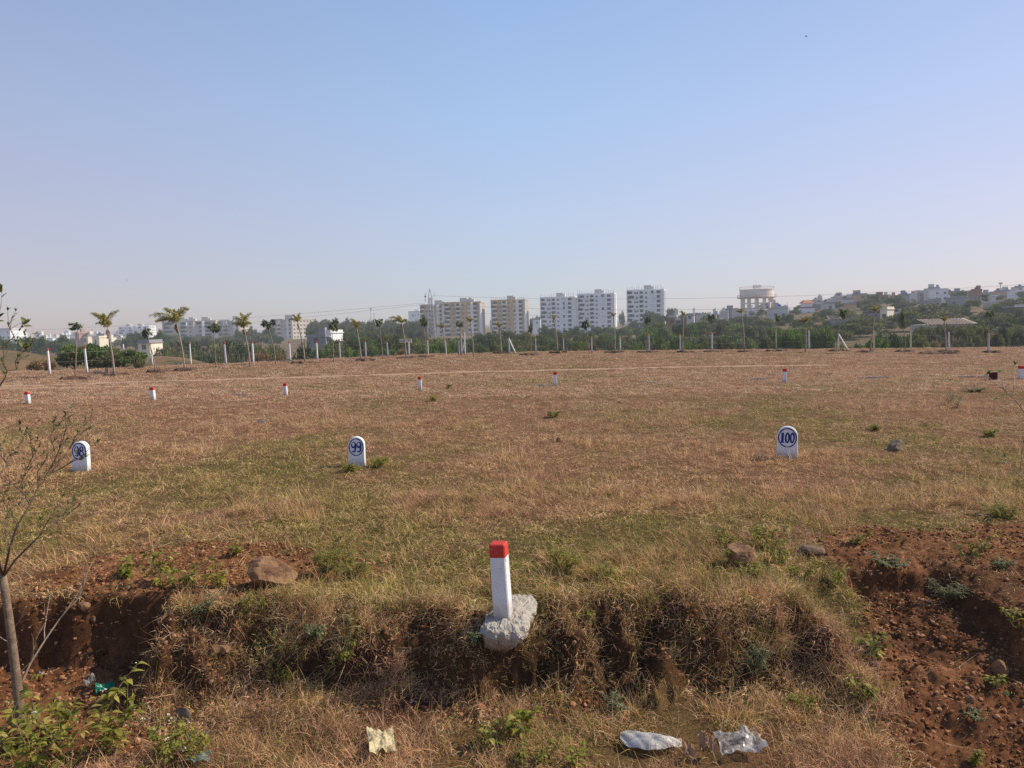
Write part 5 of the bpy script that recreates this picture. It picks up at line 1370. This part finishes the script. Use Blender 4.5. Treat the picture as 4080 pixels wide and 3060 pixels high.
BTANK = surf('blue_tank', (.02, .08, .40), (.04, .14, .55), 2, .5, LH); KTANK = surf('black_tank', (.02, .02, .02), (.05, .05, .05), 2, .5, LH)
TIN = surf('tin_roof', (.30, .22, .16), (.50, .39, .29), .8, .6, LH)
WIN = {}
def window_mesh(w_, h_, frame):
    key = (round(w_, 2), round(h_, 2), frame)
    if key not in WIN:
        mb = MB(); a = w_ / 2; b = h_ / 2; f = .12
        mb.m = 0
        for q in ((-a - f, -a, -b - f, b + f), (a, a + f, -b - f, b + f), (-a, a, b, b + f), (-a, a, -b - f, -b)): mb.box(q[0], q[1], -.06, .02, q[2], q[3])
        mb.box(-a - f - .15, a + f + .15, -.5, .02, b + f + .01, b + f + .11)
        mb.box(-.03, .03, -.05, -.015, -b, b)
        mb.m = 1; mb.box(-a, a, -.012, .02, -b, b)
        WIN[key] = mb.mesh('window', [WM[frame], GLASS])
    return WIN[key]
def balcony_mesh(w_, h_, wall, glazed=False):
    key = ('b', round(w_, 2), round(h_, 2), wall, glazed)
    if key not in WIN:
        mb = MB(); a = w_ / 2
        mb.box(-a, a, -1.25, .02, -.14, 0); mb.box(-a, a, -1.25, -1.15, .005, .95); mb.box(-a, -a + .1, -1.149, .02, .005, .95); mb.box(a - .1, a, -1.149, .02, .005, .95)
        mb.box(-a - .1, a + .1, -1.35, .02, h_ - .18, h_ - .04)
        mb.m = 1
        if glazed: mb.box(-a + .1, a - .1, -1.10, .02, .96, h_ - .19)
        else: mb.box(-a * .88, a * .80, -.012, .02, .01, h_ * .82)
        WIN[key] = mb.mesh('balcony', [WM[wall], GLASS])
    return WIN[key]
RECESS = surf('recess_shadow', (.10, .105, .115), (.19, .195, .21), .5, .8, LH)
def apartment(pxl, pxr, top, D, yaw, side, nfl, scheme, label, group=None, depth=14.0, studs=False, fh=3.05, right_w=2, wall2=None, seed=0, boxes=((-.05, .14),)):
    """block of flats; pxl..pxr is the front incl. its right side of `side` photo pixels"""
    pc = (pxl + pxr - side) / 2
    C = at_y(pc, 1300, D); W = size_at(pxr - pxl - side, C) / math.cos(abs(yaw + math.atan2(C.x, D))); zt = top_z(pc, top, D)
    z0 = g(C.x, D) - 3
    t = thing('apartment_block', label, 'building', (C.x, D, zt - nfl * fh), yaw, group); r = random.Random(seed)
    H = nfl * fh; zb = z0 - (zt - H)
    main, bay, end = scheme
    mb = MB(); mb.box(-.5 * W, .08 * W, 0, depth, zb, H); mb.box(.0801 * W, .42 * W, 2.4, depth, zb, H - .02); mb.box(.4201 * W, .5 * W, .9, depth + .6, zb, H + .02)
    mb.box(-.515 * W, -.501 * W, 1.5, depth - 1, zb, H - .6); x_ = .0802 * W; mb.add([(x_, .002, zb), (x_ + 3.4, 2.397, zb), (x_, 2.397, zb), (x_, .002, H - .03), (x_ + 3.4, 2.397, H - .03), (x_, 2.397, H - .03)], [(0, 1, 4, 3), (3, 4, 5), (1, 2, 5, 4), (2, 0, 3, 5)])
    mb.build('wall', WM[main], t)
    mb = MB(); mb.box(-.51 * W, .09 * W, -.25, depth + .2, H + .03, H + .35); mb.box(-.5 * W, .08 * W, -.1, .1, H + .36, H + 1.1); mb.box(.0901 * W, .51 * W, .75, depth + .8, H + .05, H + .32); mb.box(.40 * W, .5 * W, .9, depth, H + .33, H + 1.0); mb.box(.091 * W, .399 * W, 2.4, 2.6, H + .33, H + 1.0)
    rf = mb.build('roof', WM[wall2 or main], t)
    for x0, x1 in boxes:
        mb = MB(); mb.box(x0 * W, x1 * W, 3, 7.5, H + .36, H + 3.6); mb.box(x0 * W - .2, x1 * W + .2, 2.8, 7.7, H + 3.61, H + 3.8); mb.box(x1 * W + .01, x1 * W + 1.6, 3.4, 7.2, H + .36, H + 3.0); mb.build('stair_cabin', WM['pale'], rf)
    if studs:
        for k in range(16):
            x = (-.49 + k * .064 + r.uniform(-.01, .01)) * W
            if boxes[0][0] * W - .5 < x < boxes[0][1] * W + .5: continue
            mb = MB(); s_ = r.uniform(1.4, 2.6); mb.box(x - .17, x + .17, .4, .75, H + 1.11 if x < .08 * W else H + .36, H + 1.1 + s_); mb.build('rooftop_column', WM['white'], rf)
    # central projecting bay, top floor fins
    bx0, bx1 = -.17 * W, -.045 * W
    for x in (bx0, bx1):
        mb = MB(); mb.box(x - .35, x + .35, -1.6, -.003, H - fh * 1.0, H - .15); mb.build('fin', WM['cream' if main == 'tan' else 'white'], t)
    mb = MB(); mb.box(bx0 + .45, bx1 - .45, -.008, .02, zb, H - fh * .3); mb.box(-.47 * W, -.40 * W, -.008, .02, zb, H - fh * .4); mb.box(.29 * W, .385 * W, 2.39, 2.42, zb, H - fh * .4); mb.build('painted_recess_shade', RECESS, t)  # flat dark strips paint the shade of recesses onto the plain wall
    for f in range(nfl):
        z = f * fh
        k = (f + seed) % 2
        def win(x, w_, h_, y=0, fr=bay): link('window', window_mesh(w_, h_, fr), t, loc=(x, y - .003, z + 1.75))
        def bal(x, w_, y, gl): link('balcony', balcony_mesh(w_, fh, bay, gl), t, loc=(x, y - .003, z + .25))
        bal(-.42 * W + k * .05 * W, .125 * W, 0, r.random() < .5); win(-.31 * W - k * .15 * W + (.03 * W if k == 0 else 0), .9, 1.4)
        win(-.225 * W, 1.35, 1.15); win(.02 * W, 1.35, 1.15)
        bal(-.108 * W, .095 * W, 0, f < nfl - 1 and r.random() < .75)
        bal(.165 * W, .11 * W, 2.4, r.random() < .3); bal(.335 * W, .11 * W, 2.4, r.random() < .35)
        for q in range(right_w):
            o = link('window', window_mesh(1.2, 1.3, end), t, loc=(.5 * W + .003, 3.2 + q * (depth - 4) / max(1, right_w), z + 1.75), rot=(0, 0, PI / 2))
    mb = MB(); mb.box(-.8, .8, -.8, .8, zb, H + .6, Matrix.Translation((.253 * W, 1.2, 0)) @ Matrix.Rotation(R(-40), 4, 'Z')); mb.build('pilaster', WM['white'], t)
    mb = MB(); mb.box(-.75, .75, -.75, .75, zb, H - .2, Matrix.Translation((.494 * W, .75, 0)) @ Matrix.Rotation(R(-45), 4, 'Z')); mb.build('corner_pier', WM[end], t)
    mb = MB(); mb.box(-.5 * W + .001, -.49 * W, -.5, -.003, zb, H - 1); mb.box(.0805 * W, .09 * W, .4, 2.397, zb, H - .5); mb.build('edge_pier', WM[end], t)
    return t
tw_ = lambda n: n
apartment(478, 612, 1303, 920, R(-8), 26, 4, ('white', 'white', 'white'), 'far hazy white apartment row with one sunlit bay, left', None, seed=1, right_w=3, boxes=((-.3, -.2), (.1, .2)))
apartment(655, 872, 1284, 600, R(7), 20, 6, ('greige', 'greige', 'cream'), 'long shaded grey beige apartment block with several roof cabins', 'blocks of flats on the left', seed=2, boxes=((-.22, -.1), (-.02, .06), (.22, .34)))
apartment(872, 992, 1280, 604, R(-20), 44, 6, ('greige', 'greige', 'cream'), 'narrower grey beige block with sunlit cream side, right of the long one', 'blocks of flats on the left', seed=3, right_w=4, boxes=((.1, .35),))
apartment(1083, 1252, 1276, 605, R(-34), 94, 6, ('greige', 'cream', 'cream'), 'corner block with grey front and wide sunlit cream side', 'blocks of flats on the left', seed=4, depth=24, right_w=6, boxes=((.05, .35),))
apartment(1676, 1772, 1218, 562, R(-6), 4, 9, ('tan', 'cream', 'white'), 'tan and white tower behind the lattice pylon', 'tan towers', seed=5, boxes=((.1, .42),))
apartment(1770, 1938, 1208, 552, R(-10), 22, 9, ('tan', 'cream', 'white'), 'widest tan and white tower, just right of the pylon', 'tan towers', seed=6, boxes=((-.08, .10), (.16, .24)))
apartment(1958, 2111, 1199, 552, R(-10), 16, 9, ('tan', 'cream', 'white'), 'separate tan and white tower with rooftop column stubs', 'tan towers', seed=7, studs=True)
apartment(2154, 2305, 1188, 552, R(-14), 14, 9, ('white', 'white', 'white'), 'white tower with rooftop stubs, first of the three', 'white towers', seed=8, studs=True)
apartment(2303, 2463, 1174, 546, R(-14), 14, 9, ('white', 'white', 'white'), 'white tower with rooftop stubs, middle of the three', 'white towers', seed=9, studs=True)
apartment(2500, 2660, 1159, 516, R(-15), 14, 9, ('white', 'white', 'white'), 'white tower with rooftop stubs, right one standing apart', 'white towers', seed=10, studs=True)

def house(px0, px1, ytop, ybase, D, wall, label, group=None, yaw=None, roof='flat', tank=None, seed=0, dep=None, name='house'):
    r = random.Random(int(px0 * 13 + seed)); pc = (px0 + px1) / 2; C = at_y(pc, 1250, D)
    W = size_at(px1 - px0, C) * .9; zt = top_z(pc, ytop, D); zb = top_z(pc, ybase, D); H = zt - zb
    dep = dep or max(5.0, W * r.uniform(.7, 1.1)); yaw = r.uniform(-.35, .12) if yaw is None else yaw
    t = thing(name, label, 'house' if name == 'house' else 'building', (C.x, D, zb), yaw, group)
    a = W / 2
    mb = MB(); mb.box(-a, a, 0, dep, -6, H - .25)
    if W > 7 and roof == 'flat': k = r.uniform(.2, .6) * W - a; mb.box(a + .003, a + W * .18, 1.5, dep * .8, -6, H * .55)
    mb.build('wall', WM[wall], t)
    if roof == 'flat':
        mb = MB(); mb.box(-a - .25, a + .25, -.3, dep + .2, H - .247, H - .06); mb.box(-a, a, -.1, .06, H - .057, H + .6); mb.box(a - .15, a, .061, dep, H - .057, H + .6); mb.build('roof', WM[r.choice(['grey', wall, 'pale'])], t)
        if r.random() < .5 and W > 4: mb = MB(); x = r.uniform(-a * .5, a * .2); mb.box(x, x + W * .35, dep * .4, dep * .8, H - .05, H + 2.4); mb.build('stair_cabin', WM[wall], t)
    elif roof == 'tin':
        mb = MB(); n = 14
        mb.add([(-a - .4, -.7, H - .22), (a + .4, -.7, H - .22), (a + .4, dep * .6, H + 1.0), (-a - .4, dep * .6, H + 1.0), (-a - .4, -.7, H - .15), (a + .4, -.7, H - .15), (a + .4, dep * .6, H + 1.07), (-a - .4, dep * .6, H + 1.07)], [(0, 3, 2, 1), (4, 5, 6, 7), (0, 1, 5, 4), (1, 2, 6, 5), (2, 3, 7, 6), (3, 0, 4, 7)])
        for i in range(n): x = -a + W * i / n; mb.tube([(x, -.75, H - .13), (x, dep * .6, H + 1.09)], .09, 4)
        mb.build('tin_roof', TIN, t)
    nf = max(1, int(H / 3.0)); nw = max(1, min(4, int(W / 3)))
    for f in range(nf):
        for i in range(nw):
            if r.random() < .8: link('window', window_mesh(1.1, 1.2, wall if wall != 'dark' else 'grey'), t, loc=(-a + W * (i + .5) / nw + r.uniform(-.3, .3), -.003, min(H - 1.2, f * 3.0 + 1.7)))
    if r.random() < .6: mb = MB(); mb.box(-a * .3, -a * .3 + 1.1, -.03, .02, 0, 2.1); mb.build('door', GLASS, t)
    if tank:
        mb = MB(); mb.lathe([(.02, 1.5), (.25, 1.5), (.3, 1.35), (.75, 1.2), (.75, 0), (.02, 0)], 14); mb.build('water_tank', {'b': BTANK, 'k': KTANK}[tank], t, loc=(r.uniform(-a * .5, a * .5), dep * .3, H + .0))
    return t
# named houses
house(3072, 3143, 1226, 1304, 300, 'pale', 'pale grey three storey house with a blue water tank on top', yaw=.02, tank='b')
t = house(3194, 3247, 1226, 1262, 372, 'white', 'white house crowned by an orange tiled pavilion roof', yaw=-.05, roof='none')
Ho = size_at(36, t.location); W_ = size_at(48, t.location)
mb = MB(); mb.box(-W_ * .53, W_ * .53, -.5, 6.5, Ho * 1.0, Ho + .35); mb.build('red_cornice', WM['brick'], t)
mb = MB(); mb.box(-W_ * .36, W_ * .36, .8, 5, Ho + .36, Ho + 2.2); mb.build('upper_room', WM['white'], t)
mb = MB(); a = W_ * .5; mb.add([(-a, .2, Ho + 2.2), (a, .2, Ho + 2.2), (a, 5.6, Ho + 2.2), (-a, 5.6, Ho + 2.2), (-a * .45, 2.2, Ho + 3.7), (a * .45, 2.2, Ho + 3.7), (a * .45, 3.6, Ho + 3.7), (-a * .45, 3.6, Ho + 3.7)], [(0, 3, 2, 1), (4, 5, 6, 7), (0, 1, 5, 4), (1, 2, 6, 5), (2, 3, 7, 6), (3, 0, 4, 7)])
mb.build('pagoda_roof', WM['orange'], t)
house(3306, 3352, 1270, 1302, 262, 'blue', 'small bright blue house above the grey retaining wall', yaw=-.1, roof='tin')
house(3354, 3384, 1272, 1302, 264, 'grey', 'small grey house with pale roof right of the bright blue one', yaw=-.1)
house(3386, 3412, 1272, 1302, 266, 'teal', 'small house with green roof edge right of the grey one', yaw=-.1, roof='tin')
house(3427, 3512, 1256, 1306, 240, 'grey', 'wide grey two storey house below the dark hill trees', yaw=.1)
house(3506, 3536, 1230, 1282, 236, 'cream', 'narrow house with sunlit cream side wall', yaw=-.85, roof='flat')
house(3552, 3584, 1250, 1282, 246, 'teal', 'turquoise house right of the sunlit cream wall', yaw=-.3, tank='k')
house(3530, 3578, 1282, 1300, 225, 'pale', 'low white shed below the turquoise house', yaw=-.1, roof='tin')
house(3380, 3412, 1209, 1262, 330, 'tan', 'tall tan house left of the dark hill trees', yaw=.0)
house(3697, 3892, 1288, 1306, 175, 'greige', 'long low shed with a sloping tin roof', yaw=-.04, roof='tin', dep=9, name='shed')
house(3690, 3757, 1196, 1230, 330, 'grey', 'blank grey house on the right hilltop', yaw=.2)
house(3785, 3848, 1184, 1224, 340, 'grey', 'grey two storey house with roof cabin on the right hilltop', yaw=-.1)
house(3850, 3905, 1188, 1226, 350, 'greige', 'beige house right of the grey hilltop house', yaw=-.2)
house(3918, 3984, 1182, 1210, 360, 'white', 'white flat house high at the right end of the hill', yaw=-.2)
house(3943, 3998, 1203, 1240, 300, 'greige', 'beige house with dark windows below the white flat one', yaw=.0)
house(4036, 4110, 1220, 1262, 240, 'dark', 'dark walled house cut by the right frame edge', yaw=.1)
house(2660, 2697, 1262, 1300, 300, 'brick', 'red brown house among trees right of the third white tower', yaw=-.3)
house(2734, 2766, 1254, 1280, 330, 'pale', 'pale house half hidden behind the leaning brownish palm', yaw=-.3)
house(2690, 2712, 1272, 1302, 290, 'grey', 'grey house joined to the red brown house', yaw=-.2)
house(1214, 1298, 1341, 1375, 210, 'grey', 'long blue grey shed below the cream corner block', yaw=-.05, name='shed')
house(1292, 1319, 1324, 1378, 205, 'white', 'white two storey house at the right end of the blue grey shed', yaw=-.45)
house(535, 594, 1364, 1396, 190, 'cream', 'cream stepped house behind the braced fence post', yaw=-.2)
house(282, 318, 1328, 1360, 420, 'pink', 'pinkish house with sunlit gable among far left trees', yaw=-.6)
house(312, 352, 1338, 1364, 420, 'cream', 'cream house right of the pinkish far left house', yaw=-.5)
house(352, 396, 1344, 1372, 400, 'cream', 'longer cream house before the feathery palm', yaw=-.4)
house(-30, 46, 1312, 1375, 480, 'white', 'white block cut by the left frame edge behind the sapling leaves', yaw=-.3)
house(82, 104, 1345, 1372, 420, 'pink', 'small pink house at the far left behind the trees', yaw=-.5)
house(1624, 1677, 1242, 1262, 800, 'white', 'far white building on the wood skyline left of the tan blocks', yaw=-.1)
house(2120, 2154, 1272, 1296, 520, 'white', 'low white building squeezed between second tan block and first white tower', yaw=-.1)
# crowded small houses
r = random.Random(77)
def hood(n, x0, x1, D0, D1, lift, lab, grp, cols, hpx=(3.2, 6.5)):
    for i in range(n):
        px = x0 + (x1 - x0) * (i + r.random()) / n; D = r.uniform(D0, D1); X = at_y(px, 1250, D).x; zb = g(X, D); wm = r.uniform(4.5, 9); hm = r.uniform(*hpx)
        wpx = wm * F / D; yb_ = 1250 - (zb - at_y(px, 1250, D).z) * F / D
        c = r.choice(cols)
        house(px - wpx / 2, px + wpx / 2, yb_ - hm * F / D, yb_, D, c, lab % {'white': 'white', 'pale': 'pale', 'grey': 'grey', 'greige': 'beige', 'pink': 'pink', 'blue': 'blue', 'teal': 'turquoise', 'brick': 'brick red', 'cream': 'cream', 'dark': 'dark', 'tan': 'tan', 'yellow': 'yellow'}[c], grp, tank=r.choice([None, None, 'b', 'k']), seed=i)
cl = ['white', 'pale', 'grey', 'greige', 'pink', 'grey', 'pale', 'cream', 'brick', 'greige', 'white', 'pale', 'grey', 'tan']
hood(16, 2780, 3080, 330, 520, 0, 'small %s house crowded around the foot of the water tower', 'houses at the water tower', cl)
hood(12, 3240, 3440, 360, 520, 0, 'small %s house on the slope right of the orange roofed house', 'houses right of the orange roof', cl)
hood(22, 3440, 4090, 400, 560, 0, 'small %s house in the crowded row on the right hilltop', 'hilltop houses', cl, (4, 8))
hood(14, 3440, 4060, 560, 760, 0, 'hazy %s house behind the right hilltop row', 'hazy houses behind the hilltop', ['pale', 'white', 'grey', 'greige'], (5, 10))
hood(14, 180, 480, 480, 800, 0, 'tiny %s house scattered among the far left trees', 'far left houses', ['white', 'cream', 'pale', 'white'], (4, 8))
hood(22, 60, 520, 1200, 2000, 0, 'hazy distant %s building on the left skyline', 'left skyline buildings', ['white', 'pale', 'cream', 'grey'], (7, 16))
hood(22, 2690, 3450, 1000, 1800, 0, 'hazy distant %s building behind the water tower', 'skyline buildings behind the water tower', ['white', 'pale', 'grey'], (9, 22))
# walls
def wall_run(pts, h, m, label, th=.25, D=None):
    mb = MB(); P = [Vector((at_y(px, 1300, D_).x, D_, 0)) for px, D_ in pts]
    for a, b in zip(P[:-1], P[1:]):
        n = max(2, int((b - a).length / 3)); d = (b - a); s = Vector((-d.y, d.x, 0)).normalized() * th
        for i in range(n):
            p, q = a.lerp(b, i / n), a.lerp(b, (i + .96) / n); z = g(p.x, p.y); hh = h * random.uniform(.95, 1.05)
            mb.add([(p.x, p.y, z - 1), (q.x, q.y, z - 1), (q.x + s.x, q.y + s.y, z - 1), (p.x + s.x, p.y + s.y, z - 1), (p.x, p.y, z + hh), (q.x, q.y, z + hh), (q.x + s.x, q.y + s.y, z + hh), (p.x + s.x, p.y + s.y, z + hh)], [(0, 3, 2, 1), (4, 5, 6, 7), (0, 1, 5, 4), (1, 2, 6, 5), (2, 3, 7, 6), (3, 0, 4, 7)])
    return tag(mb.build('compound_wall', WM[m], loc=(0, 0, 0)), label, 'wall')
wall_run([(3640, 100), (3860, 96), (4160, 90)], 1.9, 'dark', 'long dark compound wall along the right end of the field')
wall_run([(3300, 232), (3480, 226)], 3.2, 'grey', 'grey retaining wall below the blue and grey houses')
wall_run([(1470, 130), (1640, 128)], 1.6, 'dark', 'low dark wall half hidden behind bushes left of the twin headed palm')
mb = MB(); P = at_y(1592, 1366, 126); a = size_at(48, P); h = size_at(15, P); mb.box(0, a, 0, .2, 0, h); mb.m = 1
for k in range(5): mb.box(a * (.08 + .09 * k), a * (.13 + .09 * k), -.02, -.003, h * .25, h * (.6 + .05 * (k % 2)))
o = mb.build('painted_panel', [WM['cream'], WM['dark']], loc=P); tag(o, 'pale panel with worn dark marks low among bushes at the twin headed palm', 'panel')

# ------------------------------------------------------------------ water tower
D = 420; C = at_y(3015, 1250, D); zt = top_z(3015, 1153, D); zk = top_z(3015, 1184, D); zw = top_z(3015, 1188, D)
rad = size_at(65, C); gz = g(C.x, D)
WT = surf('tank_paint', (.76, .67, .58), (.86, .79, .71), .25, .8, LH); WTR = surf('tank_red_trim', (.46, .25, .20), (.58, .34, .29), .5, .8, LH)
t = thing('water_tower', 'large round cream water tower on many columns above the houses', 'water tower', (C.x, D, gz))
Z = lambda z: z - gz
mb = MB(); mb.lathe([(.01, Z(zt) + .5), (rad * .5, Z(zt) + .35), (rad + .25, Z(zt)), (rad + .25, Z(zt) - .3), (rad, Z(zt) - .32), (rad, Z(zk)), (rad * .9, Z(zk) - .4), (.01, Z(zk) - .5)], 48); mb.build('tank', WT, t, smooth=False)
mb = MB(); mb.lathe([(rad - .3, Z(zk) - .2), (rad + 1.3, Z(zk) - .2), (rad + 1.3, Z(zw)), (rad - .3, Z(zw))], 48); wk = mb.build('walkway', WTR, t)
for rr_, zz, nn, nm in ((rad + 1.2, Z(zk) - .2, 40, 'walkway_railing'), (rad + .15, Z(zt), 36, 'roof_railing')):
    mb = MB()
    for k in range(nn):
        a = 2 * PI * k / nn; x, y = rr_ * math.cos(a), rr_ * math.sin(a); mb.tube([(x, y, zz), (x, y, zz + 1.3)], .04, 4)
    mb.lathe([(rr_ - .04, zz + 1.3), (rr_ + .04, zz + 1.3), (rr_ + .04, zz + 1.4), (rr_ - .04, zz + 1.4), (rr_ - .04, zz + 1.3)], 48); mb.build(nm, WTR, t)
mb = MB(); mb.box(-1.8, 1.8, -2, 1, Z(zt) + .3, Z(zt) + 2.4); mb.build('roof_hatch', WT, t)
for k in range(12):
    a = 2 * PI * (k + .3) / 12; x, y = rad * .9 * math.cos(a), rad * .9 * math.sin(a)
    mb = MB(); mb.box(-.45, .45, -.45, .45, -3, Z(zw) - .003); mb.build('column', WT, t, loc=(x, y, 0), rot=(0, 0, a))
mb = MB(); mb.tube([(0, 0, -3), (0, 0, Z(zw))], 1.1, 12); mb.build('central_shaft', WT, t)
for f in (.38, .72):
    mb = MB(); z = Z(zw) * f
    mb.lathe([(rad * .88, z), (rad * .93, z), (rad * .93, z + .5), (rad * .88, z + .5), (rad * .88, z)], 12); mb.build('ring_beam', WT, t, rot=(0, 0, 2 * PI * .3 / 12))
mb = MB()
for k in range(40):
    a = -.35 + k * .09; z = Z(zw) * k / 40; mb.box(-.8, .8, -.2, .2, z, z + .12, Matrix.Translation((rad * .72 + 1.2 * math.cos(a * 3), -rad * .55 + 1.2 * math.sin(a * 3), 0)) @ Matrix.Rotation(a * 3, 4, 'Z'))
mb.build('spiral_stair', WTR, t)

# ------------------------------------------------------------------ lattice pylon, masts, wires, birds
STEEL = surf('galvanised_steel', (.36, .37, .39), (.52, .53, .55), 1, .5, LH)
D = 300; C = at_y(1718, 1300, D); gz = g(C.x, D); zt = top_z(1709, 1150, D) - gz; zm = top_z(1712, 1222, D) - gz; zl = top_z(1712, 1258, D) - gz
t = thing('lattice_pylon', 'grey steel lattice pylon standing before the tan tower', 'pylon', (C.x, D, gz), R(12))
hw = lambda z: 1.75 + (0.85 - 1.75) * min(1, z / zm) if z < zm else .85 + (.62 - .85) * min(1, (z - zm) / (zt * .84 - zm)) if z < zt * .84 else .62 * (1 - (z - zt * .84) / (zt * .16)) + .03
mb = MB(); lv = [0, 2.8, 5.2, 7.3, zl, zm] + [zm + (zt * .84 - zm) * k / 4 for k in range(1, 5)] + [zt]
cs = [(-1, -1), (1, -1), (1, 1), (-1, 1)]
for a, b in zip(lv[:-1], lv[1:]):
    for k in range(4):
        c1, c2 = cs[k], cs[(k + 1) % 4]; A1 = Vector((c1[0] * hw(a), c1[1] * hw(a), a)); B1 = Vector((c1[0] * hw(b), c1[1] * hw(b), b)); A2 = Vector((c2[0] * hw(a), c2[1] * hw(a), a)); B2 = Vector((c2[0] * hw(b), c2[1] * hw(b), b))
        mb.tube([A1, B1], .085, 4); mb.tube([A1, B2], .05, 4); mb.tube([A2, B1], .05, 4); mb.tube([B1, B2], .05, 4)
mb.build('lattice', STEEL, t)
for z in (zl, zm):
    mb = MB(); mb.box(-2.1, 2.1, -.10, .10, z - .2, z + .2); mb.box(-.12, .12, -1.2, 1.2, z - .17, z + .17); mb.build('platform_beam', STEEL, t)
mb = MB(); mb.tube([(-.7, 0, zm + 6), (-1.9, 0, zm + 5), (-.7, 0, zm + 4.3)], .06, 4); mb.tube([(.7, 0, zt * .8), (1.9, 0, zm + 6), (2.1, 0, zm + 2.6)], .06, 4); mb.build('cross_arm', STEEL, t)
mb = MB(); mb.tube([(-1.9, 0, zm + 5), (-1.9, 0, zm + 1.8)], .10, 6); mb.lathe([(.02, zm + 4.3), (.35, zm + 4.1), (.35, zm + 3.8), (.02, zm + 3.6)], 10, (-1.9, 0)); mb.build('insulator', KTANK, t)
def mast(px, y0, y1, D, label, rpx=1.3, arms=0):
    A_ = at_y(px, y0, D); h = top_z(px, y1, D) - A_.z; rr_ = size_at(rpx, A_)
    t = thing('mast', label, 'mast', A_, 0); mb = MB(); mb.tube([(0, 0, -3), (0, 0, h)], [rr_, rr_ * .7], 6); mb.build('pole', STEEL, t)
    for k in range(arms):
        mb = MB(); a = k * 2.1; mb.box(rr_, rr_ * 3.2, -rr_, rr_, h * .78, h * .99, Matrix.Rotation(a, 4, 'Z')); mb.build('antenna_panel', WM['pale'], t)
mast(3734, 1190, 1134, 345, 'tall pole mast on the right hilltop houses', 1.6, 2)
mast(3986, 1160, 1125, 600, 'antenna mast on a hazy building at the far right', 2.0, 3)
mast(3531, 1195, 1178, 600, 'short stub mast on the hilltop skyline', 1.6)
mast(1478, 1268, 1226, 700, 'taller hazy mast above the wood left of the pylon', 1.3, 2)
mast(1491, 1268, 1246, 700, 'shorter hazy mast beside the taller one above the wood', 1.5)
mast(370, 1335, 1310, 900, 'stubby hazy tower on the left skyline', 3.5)
mast(3137, 1226, 1206, 300, 'thin pole with a slanting arm on the blue tank house', 1.0)
house(3964, 4014, 1160, 1200, 600, 'pale', 'hazy pale building carrying the antenna mast', yaw=-.1)
CABLE = surf('power_cable', (.10, .10, .11), (.16, .16, .17), 1, .6, LH)
def cable(p, q, sag, label, rad=.035):
    n = 26; mb = MB(); A_ = at_y(*p); B_ = at_y(*q)
    mb.tube([A_.lerp(B_, i / n) - Vector((0, 0, sag * 4 * (i / n) * (1 - i / n))) for i in range(n + 1)], rad, 4, False)
    tag(mb.build('power_line', CABLE), label, 'power line', 'power lines')
cable((1694, 1207, 300), (-600, 1330, 420), 3.0, 'power line running left from the pylon arm, upper strand')
cable((1694, 1212, 300), (-600, 1350, 420), 4.5, 'power line running left from the pylon arm, lower strand')
cable((1728, 1178, 300), (4700, 1085, 240), 4.0, 'highest power line, sweeping from the pylon to the upper right')
cable((1735, 1213, 300), (4700, 1118, 240), 5.0, 'middle power line passing above the water tower foot to the right')
cable((1735, 1240, 300), (4700, 1140, 240), 5.0, 'lowest power line crossing right over the hilltop houses')
BIRD = surf('bird_feathers', (.03, .03, .03), (.06, .055, .05), 20, .8)
def bird(px, py, D, span, label):
    P = at_y(px, py, D); mb = MB(); s = span
    mb.tube([(0, -.42 * s, 0), (0, -.3 * s, .01 * s), (0, -.1 * s, 0), (0, .2 * s, 0), (0, .36 * s, .02 * s)], [.02 * s, .07 * s, .09 * s, .05 * s, .012 * s], 8)
    for q in (-1, 1): mb.add([(q * .05 * s, -.16 * s, .02 * s), (q * .30 * s, -.18 * s, .13 * s), (q * .62 * s, .04 * s, .08 * s), (q * .30 * s, .04 * s, .11 * s), (q * .05 * s, .10 * s, .02 * s)], [(0, 1, 3, 4), (1, 2, 3)])
    mb.add([(-.05 * s, .32 * s, .015 * s), (.05 * s, .32 * s, .015 * s), (.10 * s, .5 * s, .02 * s), (-.10 * s, .5 * s, .02 * s)], [(0, 1, 2, 3)])
    tag(mb.build('bird', BIRD, loc=P, rot=(0, 0, .8)), label, 'bird')
bird(3212, 145, 90, .42, 'tiny dark bird high in the sky at upper right')
bird(505, 1116, 120, .42, 'tiny dark bird low in the sky at left')
